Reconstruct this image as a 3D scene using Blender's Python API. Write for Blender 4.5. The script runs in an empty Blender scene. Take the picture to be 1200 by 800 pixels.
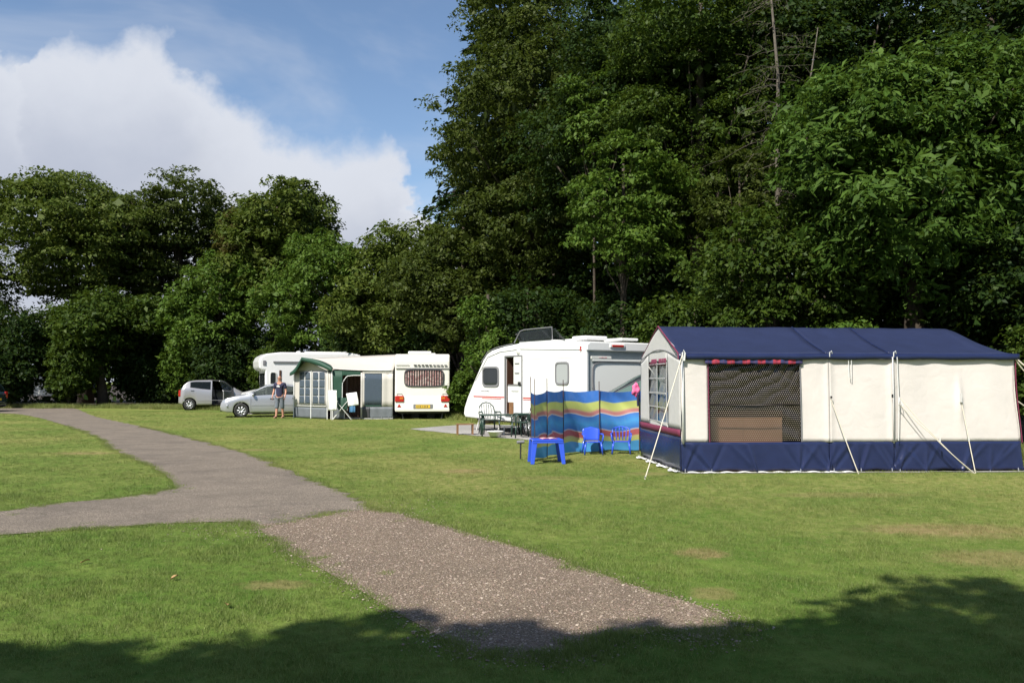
import bpy, bmesh, math, random
import numpy as np
from math import sin, cos, pi, radians, sqrt, atan2, hypot
from mathutils import Vector, Matrix
random.seed(7)
S = bpy.context.scene
C = S.collection

# ------------------------------------------------------------------ camera
PITCH = math.atan(45/1000)
cam = bpy.data.cameras.new('camera'); cam.sensor_width = 36; cam.lens = 30
cam.clip_start = .05; cam.clip_end = 3000
co = bpy.data.objects.new('camera', cam); C.objects.link(co)
co.location = (0, 0, 1.6); co.rotation_euler = (pi/2+PITCH, 0, 0)
S.camera = co

# ------------------------------------------------------------------ light
SUN_AZ = radians(33)      # sun stands behind the camera, this far round to the left
SUN_EL = radians(47)
ls = bpy.data.lights.new('sun', 'SUN'); ls.energy = 5.0; ls.angle = radians(.5); ls.color = (1, .95, .86)
lo = bpy.data.objects.new('sun', ls); C.objects.link(lo)
sund = Vector((sin(SUN_AZ)*cos(SUN_EL), cos(SUN_AZ)*cos(SUN_EL), -sin(SUN_EL)))
lo.rotation_euler = sund.to_track_quat('-Z', 'Y').to_euler(); lo.location = (-20, -20, 30)
S.view_settings.view_transform = 'Standard'; S.view_settings.look = 'None'
S.view_settings.exposure = 0.52; S.view_settings.gamma = 1
S.cycles.max_bounces = 6; S.cycles.transparent_max_bounces = 16
S.cycles.diffuse_bounces = 2; S.cycles.glossy_bounces = 2; S.cycles.transmission_bounces = 3

class NT:
    def __init__(s, nt): s.nt = nt; nt.nodes.clear()
    def n(s, t, props=None, **ins):
        nd = s.nt.nodes.new(t)
        for k, v in (props or {}).items(): setattr(nd, k, v)
        for k, v in ins.items():
            key = int(k[1:]) if k[0] == '_' and k[1:].isdigit() else k.replace('_', ' ')
            s.set(nd.inputs[key], v)
        return nd
    def set(s, sock, v):
        if isinstance(v, bpy.types.NodeSocket): s.nt.links.new(v, sock)
        elif isinstance(v, bpy.types.Node): s.nt.links.new(v.outputs[0], sock)
        else:
            if isinstance(v, tuple) and len(v) == 3 and sock.type == 'RGBA': v = (*v, 1)
            sock.default_value = v
    def math(s, op, a, b=0.0, c=None, clamp=False):
        nd = s.nt.nodes.new('ShaderNodeMath'); nd.operation = op; nd.use_clamp = clamp
        s.set(nd.inputs[0], a); s.set(nd.inputs[1], b)
        if c is not None: s.set(nd.inputs[2], c)
        return nd.outputs[0]
    def mix(s, f, a, b):
        nd = s.nt.nodes.new('ShaderNodeMix'); nd.data_type = 'RGBA'
        s.set(nd.inputs[0], f); s.set(nd.inputs[6], a); s.set(nd.inputs[7], b)
        return nd.outputs[2]
    def ramp(s, f, stops, interp='LINEAR'):
        nd = s.nt.nodes.new('ShaderNodeValToRGB'); cr = nd.color_ramp; cr.interpolation = interp
        while len(cr.elements) < len(stops): cr.elements.new(.5)
        for e, (p, c) in zip(cr.elements, stops):
            e.position = p
            e.color = (c, c, c, 1) if isinstance(c, (int, float)) else (*c, 1)
        s.set(nd.inputs[0], f)
        return nd.outputs[0]
    def noise(s, vec, scale, detail=4, rough=.55, dist=0.0, dim='3D'):
        nd = s.nt.nodes.new('ShaderNodeTexNoise'); nd.noise_dimensions = dim
        if vec is not None: s.set(nd.inputs['Vector'], vec)
        nd.inputs['Scale'].default_value = scale; nd.inputs['Detail'].default_value = detail
        nd.inputs['Roughness'].default_value = rough; nd.inputs['Distortion'].default_value = dist
        return nd.outputs[0]

# ---- sky: Nishita sky and a bank of cloud given by direction
W = bpy.data.worlds.new('World'); S.world = W; W.use_nodes = True
g = NT(W.node_tree)
sky = g.n('ShaderNodeTexSky', {'sky_type': 'NISHITA', 'sun_disc': False, 'sun_elevation': SUN_EL,
          'sun_rotation': pi+SUN_AZ, 'air_density': 1.0, 'dust_density': .25, 'ozone_density': 2.2, 'altitude': 100})
tc = g.n('ShaderNodeTexCoord').outputs['Generated']
sep = g.n('ShaderNodeSeparateXYZ', None, Vector=tc)
az = g.math('ADD', g.math('ARCTAN2', sep.outputs[0], sep.outputs[1]), g.math('ADD', g.math('MULTIPLY', g.math('SUBTRACT', g.noise(tc, 7, 5, .6, .3), .5), .16), g.math('MULTIPLY', g.math('SUBTRACT', g.noise(tc, 24, 4, .6), .5), .05)))
hor = g.math('SQRT', g.math('ADD', g.math('MULTIPLY', sep.outputs[0], sep.outputs[0]), g.math('MULTIPLY', sep.outputs[1], sep.outputs[1])))
el = g.math('ARCTAN2', sep.outputs[2], hor)
edge_px = [(-60, 45), (0, 52), (22, 66), (34, 36), (62, 30), (80, 42), (100, 48), (135, 46), (165, 42), (190, 48), (208, 62), (232, 92), (262, 118), (300, 140), (330, 160), (385, 172), (415, 171), (443, 168), (460, 188), (474, 212), (482, 245), (495, 270), (560, 330)]
A0, A1 = -.75, .25
stops = [(0.0, .38)]
for px, py in edge_px:
    a = math.atan((px-600)/1000); e = math.atan((445-py)/hypot(1000, px-600))
    stops.append(((a-A0)/(A1-A0), e))
stops.append((1.0, .12))
edge = g.ramp(g.math('DIVIDE', g.math('SUBTRACT', az, A0), A1-A0), stops)
nz = g.noise(tc, 9, 6, .55)
nz2 = g.noise(tc, 30, 4, .6)
lift = g.math('ADD', g.math('MULTIPLY', g.math('SUBTRACT', nz, .5), .09), g.math('MULTIPLY', g.math('SUBTRACT', nz2, .5), .035))
dd = g.math('ADD', g.math('SUBTRACT', edge, el), lift)
mr = g.n('ShaderNodeMapRange', {'interpolation_type': 'SMOOTHSTEP'}, Value=dd, From_Min=-.026, From_Max=.018).outputs[0]
# thin high streaks
mp = g.n('ShaderNodeMapping', None, Vector=tc); mp.inputs['Scale'].default_value = (1.0, 1.0, 3.0)
ci = g.noise(mp.outputs[0], 2.6, 5, .6, .4)
cirrus = g.math('MULTIPLY', g.n('ShaderNodeMapRange', {'interpolation_type': 'SMOOTHSTEP'}, Value=ci, From_Min=.42, From_Max=.72).outputs[0], .36)
mask = g.math('MAXIMUM', mr, cirrus)
depth = g.n('ShaderNodeMapRange', {'interpolation_type': 'SMOOTHSTEP'}, Value=dd, From_Min=.0, From_Max=.15).outputs[0]
shade = g.noise(tc, 5, 4, .5)
inner = g.mix(g.n('ShaderNodeMapRange', {'interpolation_type': 'SMOOTHSTEP'}, Value=shade, From_Min=.38, From_Max=.62).outputs[0], (.355, .385, .46), (.45, .47, .52))
ccol = g.mix(depth, (.50, .525, .58), inner)
b1 = g.n('ShaderNodeBackground', None, Color=sky.outputs[0], Strength=.102)
b2 = g.n('ShaderNodeBackground', None, Color=ccol, Strength=1.0)
mx = g.n('ShaderNodeMixShader', None, _0=mask, _1=b1.outputs[0], _2=b2.outputs[0])
out = g.n('ShaderNodeOutputWorld', None, Surface=mx.outputs[0])

# ------------------------------------------------------------------ helpers
def ray(px, py):
    up = 400-py
    return Vector((px-600, 1000*cos(PITCH)-up*sin(PITCH), 1000*sin(PITCH)+up*cos(PITCH)))
def G(px, py, z=0.0):
    d = ray(px, py); t = (z-1.6)/d.z
    return (d.x*t, d.y*t)
def at(px, Y):
    d = ray(px, 440); return d.x*Y/d.y

MAT = {}
def mat(name, col, rough=.6, metal=0.0, var=0.0, vscale=4.0, bump=0.0, bscale=60.0, alpha=1.0, trans=0.0, coat=0.0, col2=None, dirt=0.0):
    m = bpy.data.materials.new(name); m.use_nodes = True
    g = NT(m.node_tree); MAT[name] = m
    pos = g.n('ShaderNodeTexCoord').outputs['Object']
    base = col
    if var or col2:
        v = g.noise(pos, vscale, 5, .6)
        v = g.n('ShaderNodeMapRange', None, Value=v, From_Min=.3, From_Max=.7).outputs[0]
        lo_ = tuple(c*(1-var) for c in col); hi_ = col2 or tuple(min(1, c*(1+var)) for c in col)
        base = g.mix(v, lo_, hi_)
    if dirt:
        v = g.noise(pos, 2.2, 6, .7)
        v = g.n('ShaderNodeMapRange', None, Value=v, From_Min=.45, From_Max=.8).outputs[0]
        base = g.mix(g.math('MULTIPLY', v, dirt), base, (.22, .2, .14))
    p = g.n('ShaderNodeBsdfPrincipled', None, Base_Color=base, Roughness=rough, Metallic=metal, Alpha=alpha)
    p.inputs['Coat Weight'].default_value = coat; p.inputs['Coat Roughness'].default_value = .08
    if bump:
        hh = g.noise(pos, bscale, 3, .6)
        if 'canvas' in name or 'awning' in name or 'skirt' in name:
            hh = g.math('ADD', hh, g.math('MULTIPLY', g.noise(pos, 4.5, 3, .5, 1.2), 4.6)); bump = bump*1.3
        b = g.n('ShaderNodeBump', None, Height=hh, Strength=bump, Distance=.01)
        g.set(p.inputs['Normal'], b.outputs[0])
    sh = p.outputs[0]
    if trans:
        t = g.n('ShaderNodeBsdfTranslucent', None, Color=base)
        sh = g.n('ShaderNodeMixShader', None, _0=trans, _1=sh, _2=t.outputs[0]).outputs[0]
    g.n('ShaderNodeOutputMaterial', None, Surface=sh)
    return m
def glassmat(name, tint, clear=.5, rough=.03):
    m = bpy.data.materials.new(name); m.use_nodes = True
    g = NT(m.node_tree); MAT[name] = m
    p = g.n('ShaderNodeBsdfPrincipled', None, Base_Color=tint, Roughness=rough)
    t = g.n('ShaderNodeBsdfTransparent', None, Color=(.75, .8, .78))
    mx = g.n('ShaderNodeMixShader', None, _0=clear, _1=p.outputs[0], _2=t.outputs[0])
    g.n('ShaderNodeOutputMaterial', None, Surface=mx.outputs[0])
    return m

def leafmat(name, c1, c2, c3, trans=.32, rough=.55):
    m = bpy.data.materials.new(name); m.use_nodes = True
    g = NT(m.node_tree); MAT[name] = m
    ge = g.n('ShaderNodeNewGeometry')
    col = g.ramp(ge.outputs['Random Per Island'], [(0, c1), (.55, c2), (1, c3)])
    nz = g.noise(ge.outputs['Position'], .9, 3, .6)
    nz = g.n('ShaderNodeMapRange', None, Value=nz, From_Min=.3, From_Max=.7).outputs[0]
    col = g.mix(g.math('MULTIPLY', nz, .55), col, tuple(a*.55 for a in c2))
    p = g.n('ShaderNodeBsdfPrincipled', None, Base_Color=col, Roughness=rough)
    p.inputs['Specular IOR Level'].default_value = .16
    t = g.n('ShaderNodeBsdfTranslucent', None, Color=g.mix(.35, col, (.10, .14, .01)))
    mx = g.n('ShaderNodeMixShader', None, _0=trans, _1=p.outputs[0], _2=t.outputs[0])
    g.n('ShaderNodeOutputMaterial', None, Surface=mx.outputs[0])
    return m

class MB:
    def __init__(s): s.v = []; s.f = []
    def add(s, vs, fs):
        b = len(s.v); s.v += [tuple(v) for v in vs]; s.f += [tuple(i+b for i in f) for f in fs]; return s
    def box(s, c, d, rz=0.0, rx=0.0, ry=0.0):
        M = Matrix.Rotation(rz, 3, 'Z') @ Matrix.Rotation(ry, 3, 'Y') @ Matrix.Rotation(rx, 3, 'X')
        vs = [Vector(c)+M @ Vector((x*d[0]/2, y*d[1]/2, z*d[2]/2)) for x in (-1, 1) for y in (-1, 1) for z in (-1, 1)]
        return s.add(vs, [(0, 1, 3, 2), (4, 6, 7, 5), (0, 4, 5, 1), (2, 3, 7, 6), (0, 2, 6, 4), (1, 5, 7, 3)])
    def prism(s, poly, a, b, axis='y'):
        n = len(poly)
        def P(u, v, w): return {'y': (u, w, v), 'x': (w, u, v), 'z': (u, v, w)}[axis]
        vs = [P(u, v, a) for u, v in poly]+[P(u, v, b) for u, v in poly]
        fs = [tuple(range(n)), tuple(range(2*n-1, n-1, -1))]+[(i, n+i, n+(i+1) % n, (i+1) % n) for i in range(n)]
        return s.add(vs, fs)
    def tube(s, pts, r, n=6, cap=True):
        pts = [Vector(p) for p in pts]; R = r if isinstance(r, (list, tuple)) else [r]*len(pts)
        vs = []; fs = []
        for i, p in enumerate(pts):
            t = (pts[min(i+1, len(pts)-1)]-pts[max(i-1, 0)]).normalized()
            u = t.cross(Vector((0, 0, 1)) if abs(t.z) < .9 else Vector((1, 0, 0))).normalized(); w = t.cross(u)
            for k in range(n):
                a = 2*pi*k/n; vs.append(p+(u*cos(a)+w*sin(a))*R[i])
        for i in range(len(pts)-1):
            for k in range(n):
                fs.append((i*n+k, i*n+(k+1) % n, (i+1)*n+(k+1) % n, (i+1)*n+k))
        if cap: fs += [tuple(range(n)), tuple(range(len(vs)-1, len(vs)-n-1, -1))]
        return s.add(vs, fs)
    def lathe(s, prof, c=(0, 0, 0), axis='z', n=16):
        vs = []; m = len(prof)
        for k in range(n):
            a = 2*pi*k/n
            for r, h in prof:
                x, y = r*cos(a), r*sin(a)
                p = {'z': (x, y, h), 'y': (x, h, y), 'x': (h, x, y)}[axis]
                vs.append((p[0]+c[0], p[1]+c[1], p[2]+c[2]))
        fs = [(k*m+i, ((k+1) % n)*m+i, ((k+1) % n)*m+i+1, k*m+i+1) for k in range(n) for i in range(m-1)]
        return s.add(vs, fs)
    def grid(s, fn, nu, nv):
        vs = [fn(i/nu, j/nv) for j in range(nv+1) for i in range(nu+1)]
        fs = [(j*(nu+1)+i, j*(nu+1)+i+1, (j+1)*(nu+1)+i+1, (j+1)*(nu+1)+i) for j in range(nv) for i in range(nu)]
        return s.add(vs, fs)
    def poly(s, pts): return s.add(pts, [tuple(range(len(pts)))])
    def build(s, name, m, parent=None, smooth=False, bevel=0, seg=2, solid=0, sub=0):
        me = bpy.data.meshes.new(name); me.from_pydata(s.v, [], s.f); me.update()
        bm = bmesh.new(); bm.from_mesh(me); bmesh.ops.recalc_face_normals(bm, faces=bm.faces); bm.to_mesh(me); bm.free()
        o = bpy.data.objects.new(name, me); C.objects.link(o)
        me.materials.append(MAT[m] if isinstance(m, str) else m)
        if parent: o.parent = parent
        if smooth:
            for p in me.polygons: p.use_smooth = True
        if solid: md = o.modifiers.new('solid', 'SOLIDIFY'); md.thickness = solid; md.offset = 0
        if bevel:
            md = o.modifiers.new('bevel', 'BEVEL'); md.width = bevel; md.segments = seg; md.limit_method = 'ANGLE'; md.angle_limit = radians(35)
        if sub: md = o.modifiers.new('sub', 'SUBSURF'); md.levels = sub; md.render_levels = sub
        return o

def tag(o, label, cat, group=None, kind=None):
    if label: o['label'] = label
    if cat: o['category'] = cat
    if group: o['group'] = group
    if kind: o['kind'] = kind
    return o
def thing(name, label, cat, loc=(0, 0, 0), rz=0.0, group=None):
    o = bpy.data.objects.new(name, None); C.objects.link(o); o.empty_display_size = .2
    o.location = loc; o.rotation_euler = (0, 0, rz)
    return tag(o, label, cat, group)
def copy_tree(o, parent=None):
    c = o.copy(); C.objects.link(c)
    if parent: c.parent = parent
    for ch in list(o.children): copy_tree(ch, c)
    return c
def place(o, loc, rz, label, group=None):
    o.location = loc; o.rotation_euler = (0, 0, rz); o['label'] = label
    if group: o['group'] = group
    return o
def struct(o): o['kind'] = 'structure'; return o

# ------------------------------------------------------------------ materials
mat('white_gelcoat', (.80, .80, .79), .22, coat=.3, dirt=.06)
mat('cream_gelcoat', (.76, .74, .66), .3, coat=.2, dirt=.08)
mat('grey_panel', (.36, .40, .40), .35)
mat('blind_grey', (.36, .38, .38), .2)
mat('pale_panel', (.80, .81, .78), .2)
mat('white_plastic', (.78, .78, .76), .4, bump=.05)
mat('off_white', (.66, .66, .62), .5)
mat('dark_rubber', (.02, .02, .02), .7)
mat('black_plastic', (.018, .018, .02), .45)
mat('dark_frame', (.05, .05, .055), .4)
mat('mid_grey', (.2, .2, .21), .5)
mat('red_stripe', (.52, .07, .06), .4)
mat('red_lens', (.45, .02, .015), .15, coat=.5)
mat('amber_lens', (.6, .18, .02), .15, coat=.5)
mat('clear_lens', (.6, .62, .64), .1, coat=.6)
mat('yellow_plate', (.75, .50, .04), .45)
mat('white_plate', (.75, .75, .72), .45)
mat('silver_paint', (.44, .45, .47), .28, metal=.55, coat=.6)
mat('silver_paint_warm', (.40, .39, .40), .3, metal=.5, coat=.6)
mat('dark_green_paint', (.02, .045, .045), .25, coat=.7)
mat('dark_grey_paint', (.022, .024, .024), .25, metal=.4, coat=.7)
mat('steel', (.55, .56, .57), .35, metal=.9)
mat('alloy', (.62, .63, .65), .3, metal=.6)
glassmat('car_glass', (.012, .016, .016), .45)
glassmat('dark_glass', (.015, .018, .02), .15)
glassmat('green_glass', (.14, .22, .19), .35)
glassmat('clear_glass', (.25, .27, .27), .6)
glassmat('pane_film', (.42, .44, .46), .55, .15)
mat('seat_cloth', (.03, .03, .035), .9)
mat('wood_brown', (.22, .11, .05), .5, var=.2, vscale=8)
mat('dark_wood', (.07, .03, .018), .6)
mat('curtain_pink', (.55, .33, .30), .8)
mat('curtain_brown', (.16, .10, .08), .85, trans=.2)
mat('net_white', (.7, .7, .7), .8, trans=.4)
mat('navy_canvas', (.013, .021, .064), .62, var=.10, vscale=3, bump=.12, bscale=220, trans=.06)
mat('navy_skirt', (.014, .021, .068), .27, var=.12, vscale=4, bump=.05, bscale=90)
mat('cream_canvas', (.80, .745, .70), .8, var=.035, vscale=2.5, bump=.15, bscale=260, trans=.22)
mat('shaded_cream_canvas', (.68, .67, .65), .8, var=.04, vscale=3, bump=.15, bscale=260, trans=.22)  # cream canvas again, the gable's dimmer light put into its colour
mat('burgundy', (.17, .025, .06), .7, bump=.1, bscale=200)
mat('hem_white', (.68, .68, .66), .6, var=.1)
mat('rope', (.68, .62, .50), .8)
mat('pole_steel', (.6, .6, .6), .35, metal=.7)
mat('brown_board', (.56, .31, .19), .6, var=.08)
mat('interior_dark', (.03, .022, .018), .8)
mat('awning_green', (.018, .068, .042), .6, var=.1, bump=.1, bscale=200, trans=.08)
mat('awning_roof', (.62, .58, .53), .7, var=.04, trans=.15)
mat('awning_wall', (.60, .57, .52), .75, var=.04, trans=.15)
mat('awning_grey', (.13, .145, .16), .6, var=.15)
glassmat('awning_film', (.10, .13, .17), .35, .12)
mat('blue_plastic', (.03, .09, .62), .32, coat=.2)
mat('green_plastic', (.012, .04, .028), .4, coat=.2)
mat('towel_white', (.82, .82, .80), .9, bump=.3, bscale=120)
mat('pink_cloth', (.75, .05, .22), .75, col2=(.8, .25, .42), vscale=14)
mat('paper_red', (.6, .12, .14), .6, col2=(.8, .74, .72), vscale=12)
mat('skin', (.50, .25, .17), .55, var=.08, vscale=9)
mat('navy_cotton', (.022, .022, .055), .85, var=.12, bump=.2, bscale=40)
mat('grey_denim', (.13, .15, .175), .85, var=.15, bump=.2, bscale=40)
mat('shoe_tan', (.28, .16, .09), .7)
mat('hair_grey', (.18, .13, .10), .8)
mat('print_white', (.6, .62, .62), .7)
mat('bark', (.055, .042, .03), .9, var=.35, vscale=6, bump=.8, bscale=14)
mat('bark_pale', (.095, .08, .062), .9, var=.35, vscale=9, bump=.8, bscale=16)
mat('concrete', (.34, .33, .31), .9, var=.15, bump=.3, bscale=80)
mat('tarp_blue', (.05, .16, .30), .6)

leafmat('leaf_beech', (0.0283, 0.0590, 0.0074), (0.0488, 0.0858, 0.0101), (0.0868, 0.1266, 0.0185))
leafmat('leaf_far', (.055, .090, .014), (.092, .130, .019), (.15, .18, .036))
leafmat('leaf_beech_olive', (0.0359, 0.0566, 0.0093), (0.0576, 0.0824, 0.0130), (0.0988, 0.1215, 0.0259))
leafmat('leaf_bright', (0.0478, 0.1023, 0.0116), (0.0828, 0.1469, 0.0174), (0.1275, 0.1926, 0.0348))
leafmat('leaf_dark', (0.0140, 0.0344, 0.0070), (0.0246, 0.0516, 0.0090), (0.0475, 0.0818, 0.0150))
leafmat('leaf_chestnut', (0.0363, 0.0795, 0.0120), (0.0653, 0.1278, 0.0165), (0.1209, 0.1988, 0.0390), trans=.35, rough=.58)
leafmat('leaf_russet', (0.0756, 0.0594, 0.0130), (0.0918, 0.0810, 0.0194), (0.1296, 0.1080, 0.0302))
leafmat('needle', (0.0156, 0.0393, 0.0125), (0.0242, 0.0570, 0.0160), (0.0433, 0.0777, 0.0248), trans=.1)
# ------------------------------------------------------------------ ground
def ground_colour(g, pos):
    n1 = g.noise(pos, .33, 5, .6, dim='2D'); n2 = g.noise(pos, 1.7, 4, .65, dim='2D'); n3 = g.noise(pos, 9, 4, .7, dim='2D')
    n4 = g.noise(pos, 55, 2, .7, dim='2D')
    t1 = g.n('ShaderNodeMapRange', None, Value=n1, From_Min=.36, From_Max=.66).outputs[0]
    t2 = g.n('ShaderNodeMapRange', None, Value=n2, From_Min=.35, From_Max=.7).outputs[0]
    t3 = g.n('ShaderNodeMapRange', None, Value=n3, From_Min=.35, From_Max=.7).outputs[0]
    t4 = g.n('ShaderNodeMapRange', None, Value=n4, From_Min=.3, From_Max=.7).outputs[0]
    green = g.mix(t2, (.082, .156, .022), (.150, .215, .042))
    yellow = g.mix(t3, (.215, .232, .055), (.33, .295, .115))
    sp = g.n('ShaderNodeSeparateXYZ', None, Vector=pos)
    # drier, yellower lawn across the middle distance and to the right, lusher near left
    far = g.n('ShaderNodeMapRange', {'interpolation_type': 'SMOOTHSTEP'}, Value=g.math('ADD', sp.outputs[1], g.math('MULTIPLY', sp.outputs[0], .55)), From_Min=5.5, From_Max=15).outputs[0]
    f = g.math('MULTIPLY', g.math('ADD', g.math('MULTIPLY', t1, .8), g.math('MULTIPLY', t3, .6)), g.math('ADD', .18, g.math('MULTIPLY', far, .62)))
    col = g.mix(g.math('MINIMUM', f, 1.0), green, yellow)
    for (cx, cy, rx, ry, k) in PATCHES:
        dx = g.math('DIVIDE', g.math('SUBTRACT', sp.outputs[0], cx), rx); dy = g.math('DIVIDE', g.math('SUBTRACT', sp.outputs[1], cy), ry)
        r = g.math('ADD', g.math('MULTIPLY', dx, dx), g.math('MULTIPLY', dy, dy))
        r = g.math('ADD', r, g.math('MULTIPLY', g.math('SUBTRACT', n3, .5), 2.2))
        m = g.n('ShaderNodeMapRange', {'interpolation_type': 'SMOOTHSTEP'}, Value=r, From_Min=1.1, From_Max=.1, To_Max=k).outputs[0]
        col = g.mix(m, col, (.33, .23, .12))
    n5 = g.n('ShaderNodeMapRange', None, Value=g.noise(pos, 3.6, 3, .6, dim='2D'), From_Min=.45, From_Max=.68).outputs[0]
    col = g.mix(g.math('MULTIPLY', n5, .35), col, (.065, .120, .014))
    return g.mix(g.math('MULTIPLY', t4, .25), col, (.04, .07, .010))
PATCHES = []
for px, py, rx, ry, k in [(822, 648, .28, .3, .75), (1130, 622, 1.1, .55, .6), (1190, 655, .9, .5, .6), (1080, 620, .9, .35, .5),
                          (545, 552, .5, .45, .7), (640, 560, .8, .3, .3), (325, 685, .35, .2, .55), (990, 580, 1.2, .35, .45),
                          (100, 531, .8, .35, .6), (300, 527, .7, .3, .6), (835, 695, .22, .25, .5), (760, 555, .5, .4, .4)]:
    x, y = G(px, py); PATCHES.append((x, y, rx, ry, k))

def mk_grass(name, blade):
    m = bpy.data.materials.new(name); m.use_nodes = True; MAT[name] = m
    g = NT(m.node_tree)
    ge = g.n('ShaderNodeNewGeometry'); col = ground_colour(g, ge.outputs['Position'])
    if blade:
        r = ge.outputs['Random Per Island']
        col = g.mix(g.math('MULTIPLY', g.math('POWER', r, 1.8), .75), col, (.34, .38, .13))
        p = g.n('ShaderNodeBsdfPrincipled', None, Base_Color=col, Roughness=.55)
        p.inputs['Specular IOR Level'].default_value = .3
        t = g.n('ShaderNodeBsdfTranslucent', None, Color=col)
        sh = g.n('ShaderNodeMixShader', None, _0=.3, _1=p.outputs[0], _2=t.outputs[0]).outputs[0]
    else:
        p = g.n('ShaderNodeBsdfPrincipled', None, Base_Color=col, Roughness=.9)
        p.inputs['Specular IOR Level'].default_value = .1
        h = g.math('ADD', g.noise(ge.outputs['Position'], 40, 4, .75), g.math('MULTIPLY', g.noise(ge.outputs['Position'], 5, 3, .6), 1.5))
        b = g.n('ShaderNodeBump', None, Height=h, Strength=.6, Distance=.04)
        g.set(p.inputs['Normal'], b.outputs[0]); sh = p.outputs[0]
    g.n('ShaderNodeOutputMaterial', None, Surface=sh)
mk_grass('lawn', False); mk_grass('blade', True)

def mk_gravel(name, c1, c2, c3, sc, bump, moss=.3):
    m = bpy.data.materials.new(name); m.use_nodes = True; MAT[name] = m
    g = NT(m.node_tree); pos = g.n('ShaderNodeNewGeometry').outputs['Position']
    vo = g.n('ShaderNodeTexVoronoi', {'feature': 'F1'}, Vector=pos, Scale=sc, Randomness=1.0)
    col = g.ramp(g.n('ShaderNodeSeparateColor', None, Color=vo.outputs['Color']).outputs[0], [(0, c1), (.6, c2), (1, c3)])
    n = g.n('ShaderNodeMapRange', None, Value=g.noise(pos, 1.3, 5, .65), From_Min=.35, From_Max=.7).outputs[0]
    col = g.mix(g.math('MULTIPLY', n, .65), col, tuple(a*.6 for a in c2))
    n = g.n('ShaderNodeMapRange', None, Value=g.noise(pos, 3.1, 5, .7), From_Min=.58, From_Max=.75).outputs[0]
    col = g.mix(g.math('MULTIPLY', n, moss), col, (.10, .09, .05))
    if name == 'tarmac':
        w1 = g.n('ShaderNodeMapRange', None, Value=g.noise(pos, .8, 6, .7, .6), From_Min=.5, From_Max=.62).outputs[0]
        col = g.mix(g.math('MULTIPLY', w1, .35), col, (.075, .062, .052))
        ck = g.n('ShaderNodeTexVoronoi', {'feature': 'DISTANCE_TO_EDGE'}, Vector=g.n('ShaderNodeMixVectorDummy') if False else pos, Scale=.42, Randomness=1.0)
        cm = g.n('ShaderNodeMapRange', None, Value=g.math('ADD', ck.outputs[0], g.math('MULTIPLY', g.noise(pos, 3, 5, .7), .10)), From_Min=.052, From_Max=.040).outputs[0]
        col = g.mix(g.math('MULTIPLY', cm, .5), col, (.05, .05, .03))
    p = g.n('ShaderNodeBsdfPrincipled', None, Base_Color=col, Roughness=.9)
    h = g.math('SUBTRACT', g.math('MULTIPLY', g.noise(pos, sc*.7, 3, .7), .6), vo.outputs['Distance'])
    b = g.n('ShaderNodeBump', None, Height=h, Strength=bump, Distance=.012)
    g.set(p.inputs['Normal'], b.outputs[0])
    g.n('ShaderNodeOutputMaterial', None, Surface=p.outputs[0])
mk_gravel('tarmac', (.115, .092, .070), (.205, .168, .130), (.36, .30, .235), 85, .8)
mk_gravel('gravel', (.105, .074, .047), (.215, .160, .108), (.37, .295, .215), 105, .9)
mk_gravel('pale_gravel', (.25, .24, .22), (.34, .32, .30), (.45, .44, .42), 70, .5, .1)

gm = MB(); gm.grid(lambda u, v: ((u-.5)*700, -150+v*700, 0), 14, 14)
struct(gm.build('ground', 'lawn'))

def rough_line(pts, step=.12, amp=.035, seed=1):
    rnd = random.Random(seed); out = []
    for (x0, y0), (x1, y1) in zip(pts, pts[1:]):
        L = hypot(x1-x0, y1-y0); n = max(1, min(60, int(L/(step*(1+y0*.03)))))
        nx, ny = -(y1-y0)/L, (x1-x0)/L
        for k in range(n):
            t = k/n; a = rnd.gauss(0, amp)*(0 if k == 0 else 1)
            out.append((x0+(x1-x0)*t+nx*a, y0+(y1-y0)*t+ny*a))
    out.append(pts[-1]); return out
def smoothed(pts, it=2):
    for _ in range(it):
        q = [pts[0]]
        for a, b in zip(pts, pts[1:]):
            q += [(a[0]*.75+b[0]*.25, a[1]*.75+b[1]*.25), (a[0]*.25+b[0]*.75, a[1]*.25+b[1]*.75)]
        q.append(pts[-1]); pts = q
    return pts
def line(pxs, seed, amp=.055): return rough_line(smoothed([G(*p) for p in pxs]), amp=amp, seed=seed)
right_far = line([(92, 479.5), (108, 488), (159, 498), (229, 515), (294, 533), (340, 553), (393, 573), (432, 596)], 1)
right_near = line([(432, 596), (470, 602), (520, 616), (570, 631), (640, 650), (700, 671), (760, 692), (810, 707), (848, 720), (866, 735)], 2)
end_near = line([(866, 735), (838, 752), (812, 748), (790, 738), (735, 742), (700, 752), (680, 764), (640, 772), (590, 771), (550, 763), (516, 746)], 3, .05)
left_near = line([(516, 746), (468, 720), (430, 697), (400, 680), (365, 660), (340, 648), (316, 630), (298, 615)], 4)
wedge_top = line([(298, 615), (270, 611), (200, 613), (100, 620), (0, 627), (-120, 636), (-400, 660)], 5, .045)
upper_low = line([(-400, 622), (-120, 606), (0, 601), (60, 590), (130, 585), (185, 577), (206, 571)], 6, .045)
upper_right = line([(206, 571), (200, 560), (180, 547), (152, 536), (122, 521), (124, 516), (104, 508), (82, 500), (52, 491), (30, 486), (8, 484), (-40, 484)], 7, .04)
far_top = [G(-40, 476.6), G(8, 476.2), G(50, 476.4), G(80, 477.6)]
div = rough_line([G(298, 615), G(340, 612), G(390, 601), G(432, 596)], amp=.03, seed=9)
tar = wedge_top[::-1][:-1] + div + right_far[::-1][1:] + far_top[::-1] + upper_right[::-1] + upper_low[::-1][1:]
grv = right_near + end_near[1:] + left_near[1:] + div[1:-1]
struct(MB().poly([(x, y, .008) for x, y in tar]).build('tarmac_path', 'tarmac'))
struct(MB().poly([(x, y, .006) for x, y in grv]).build('gravel_path', 'gravel'))
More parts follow.
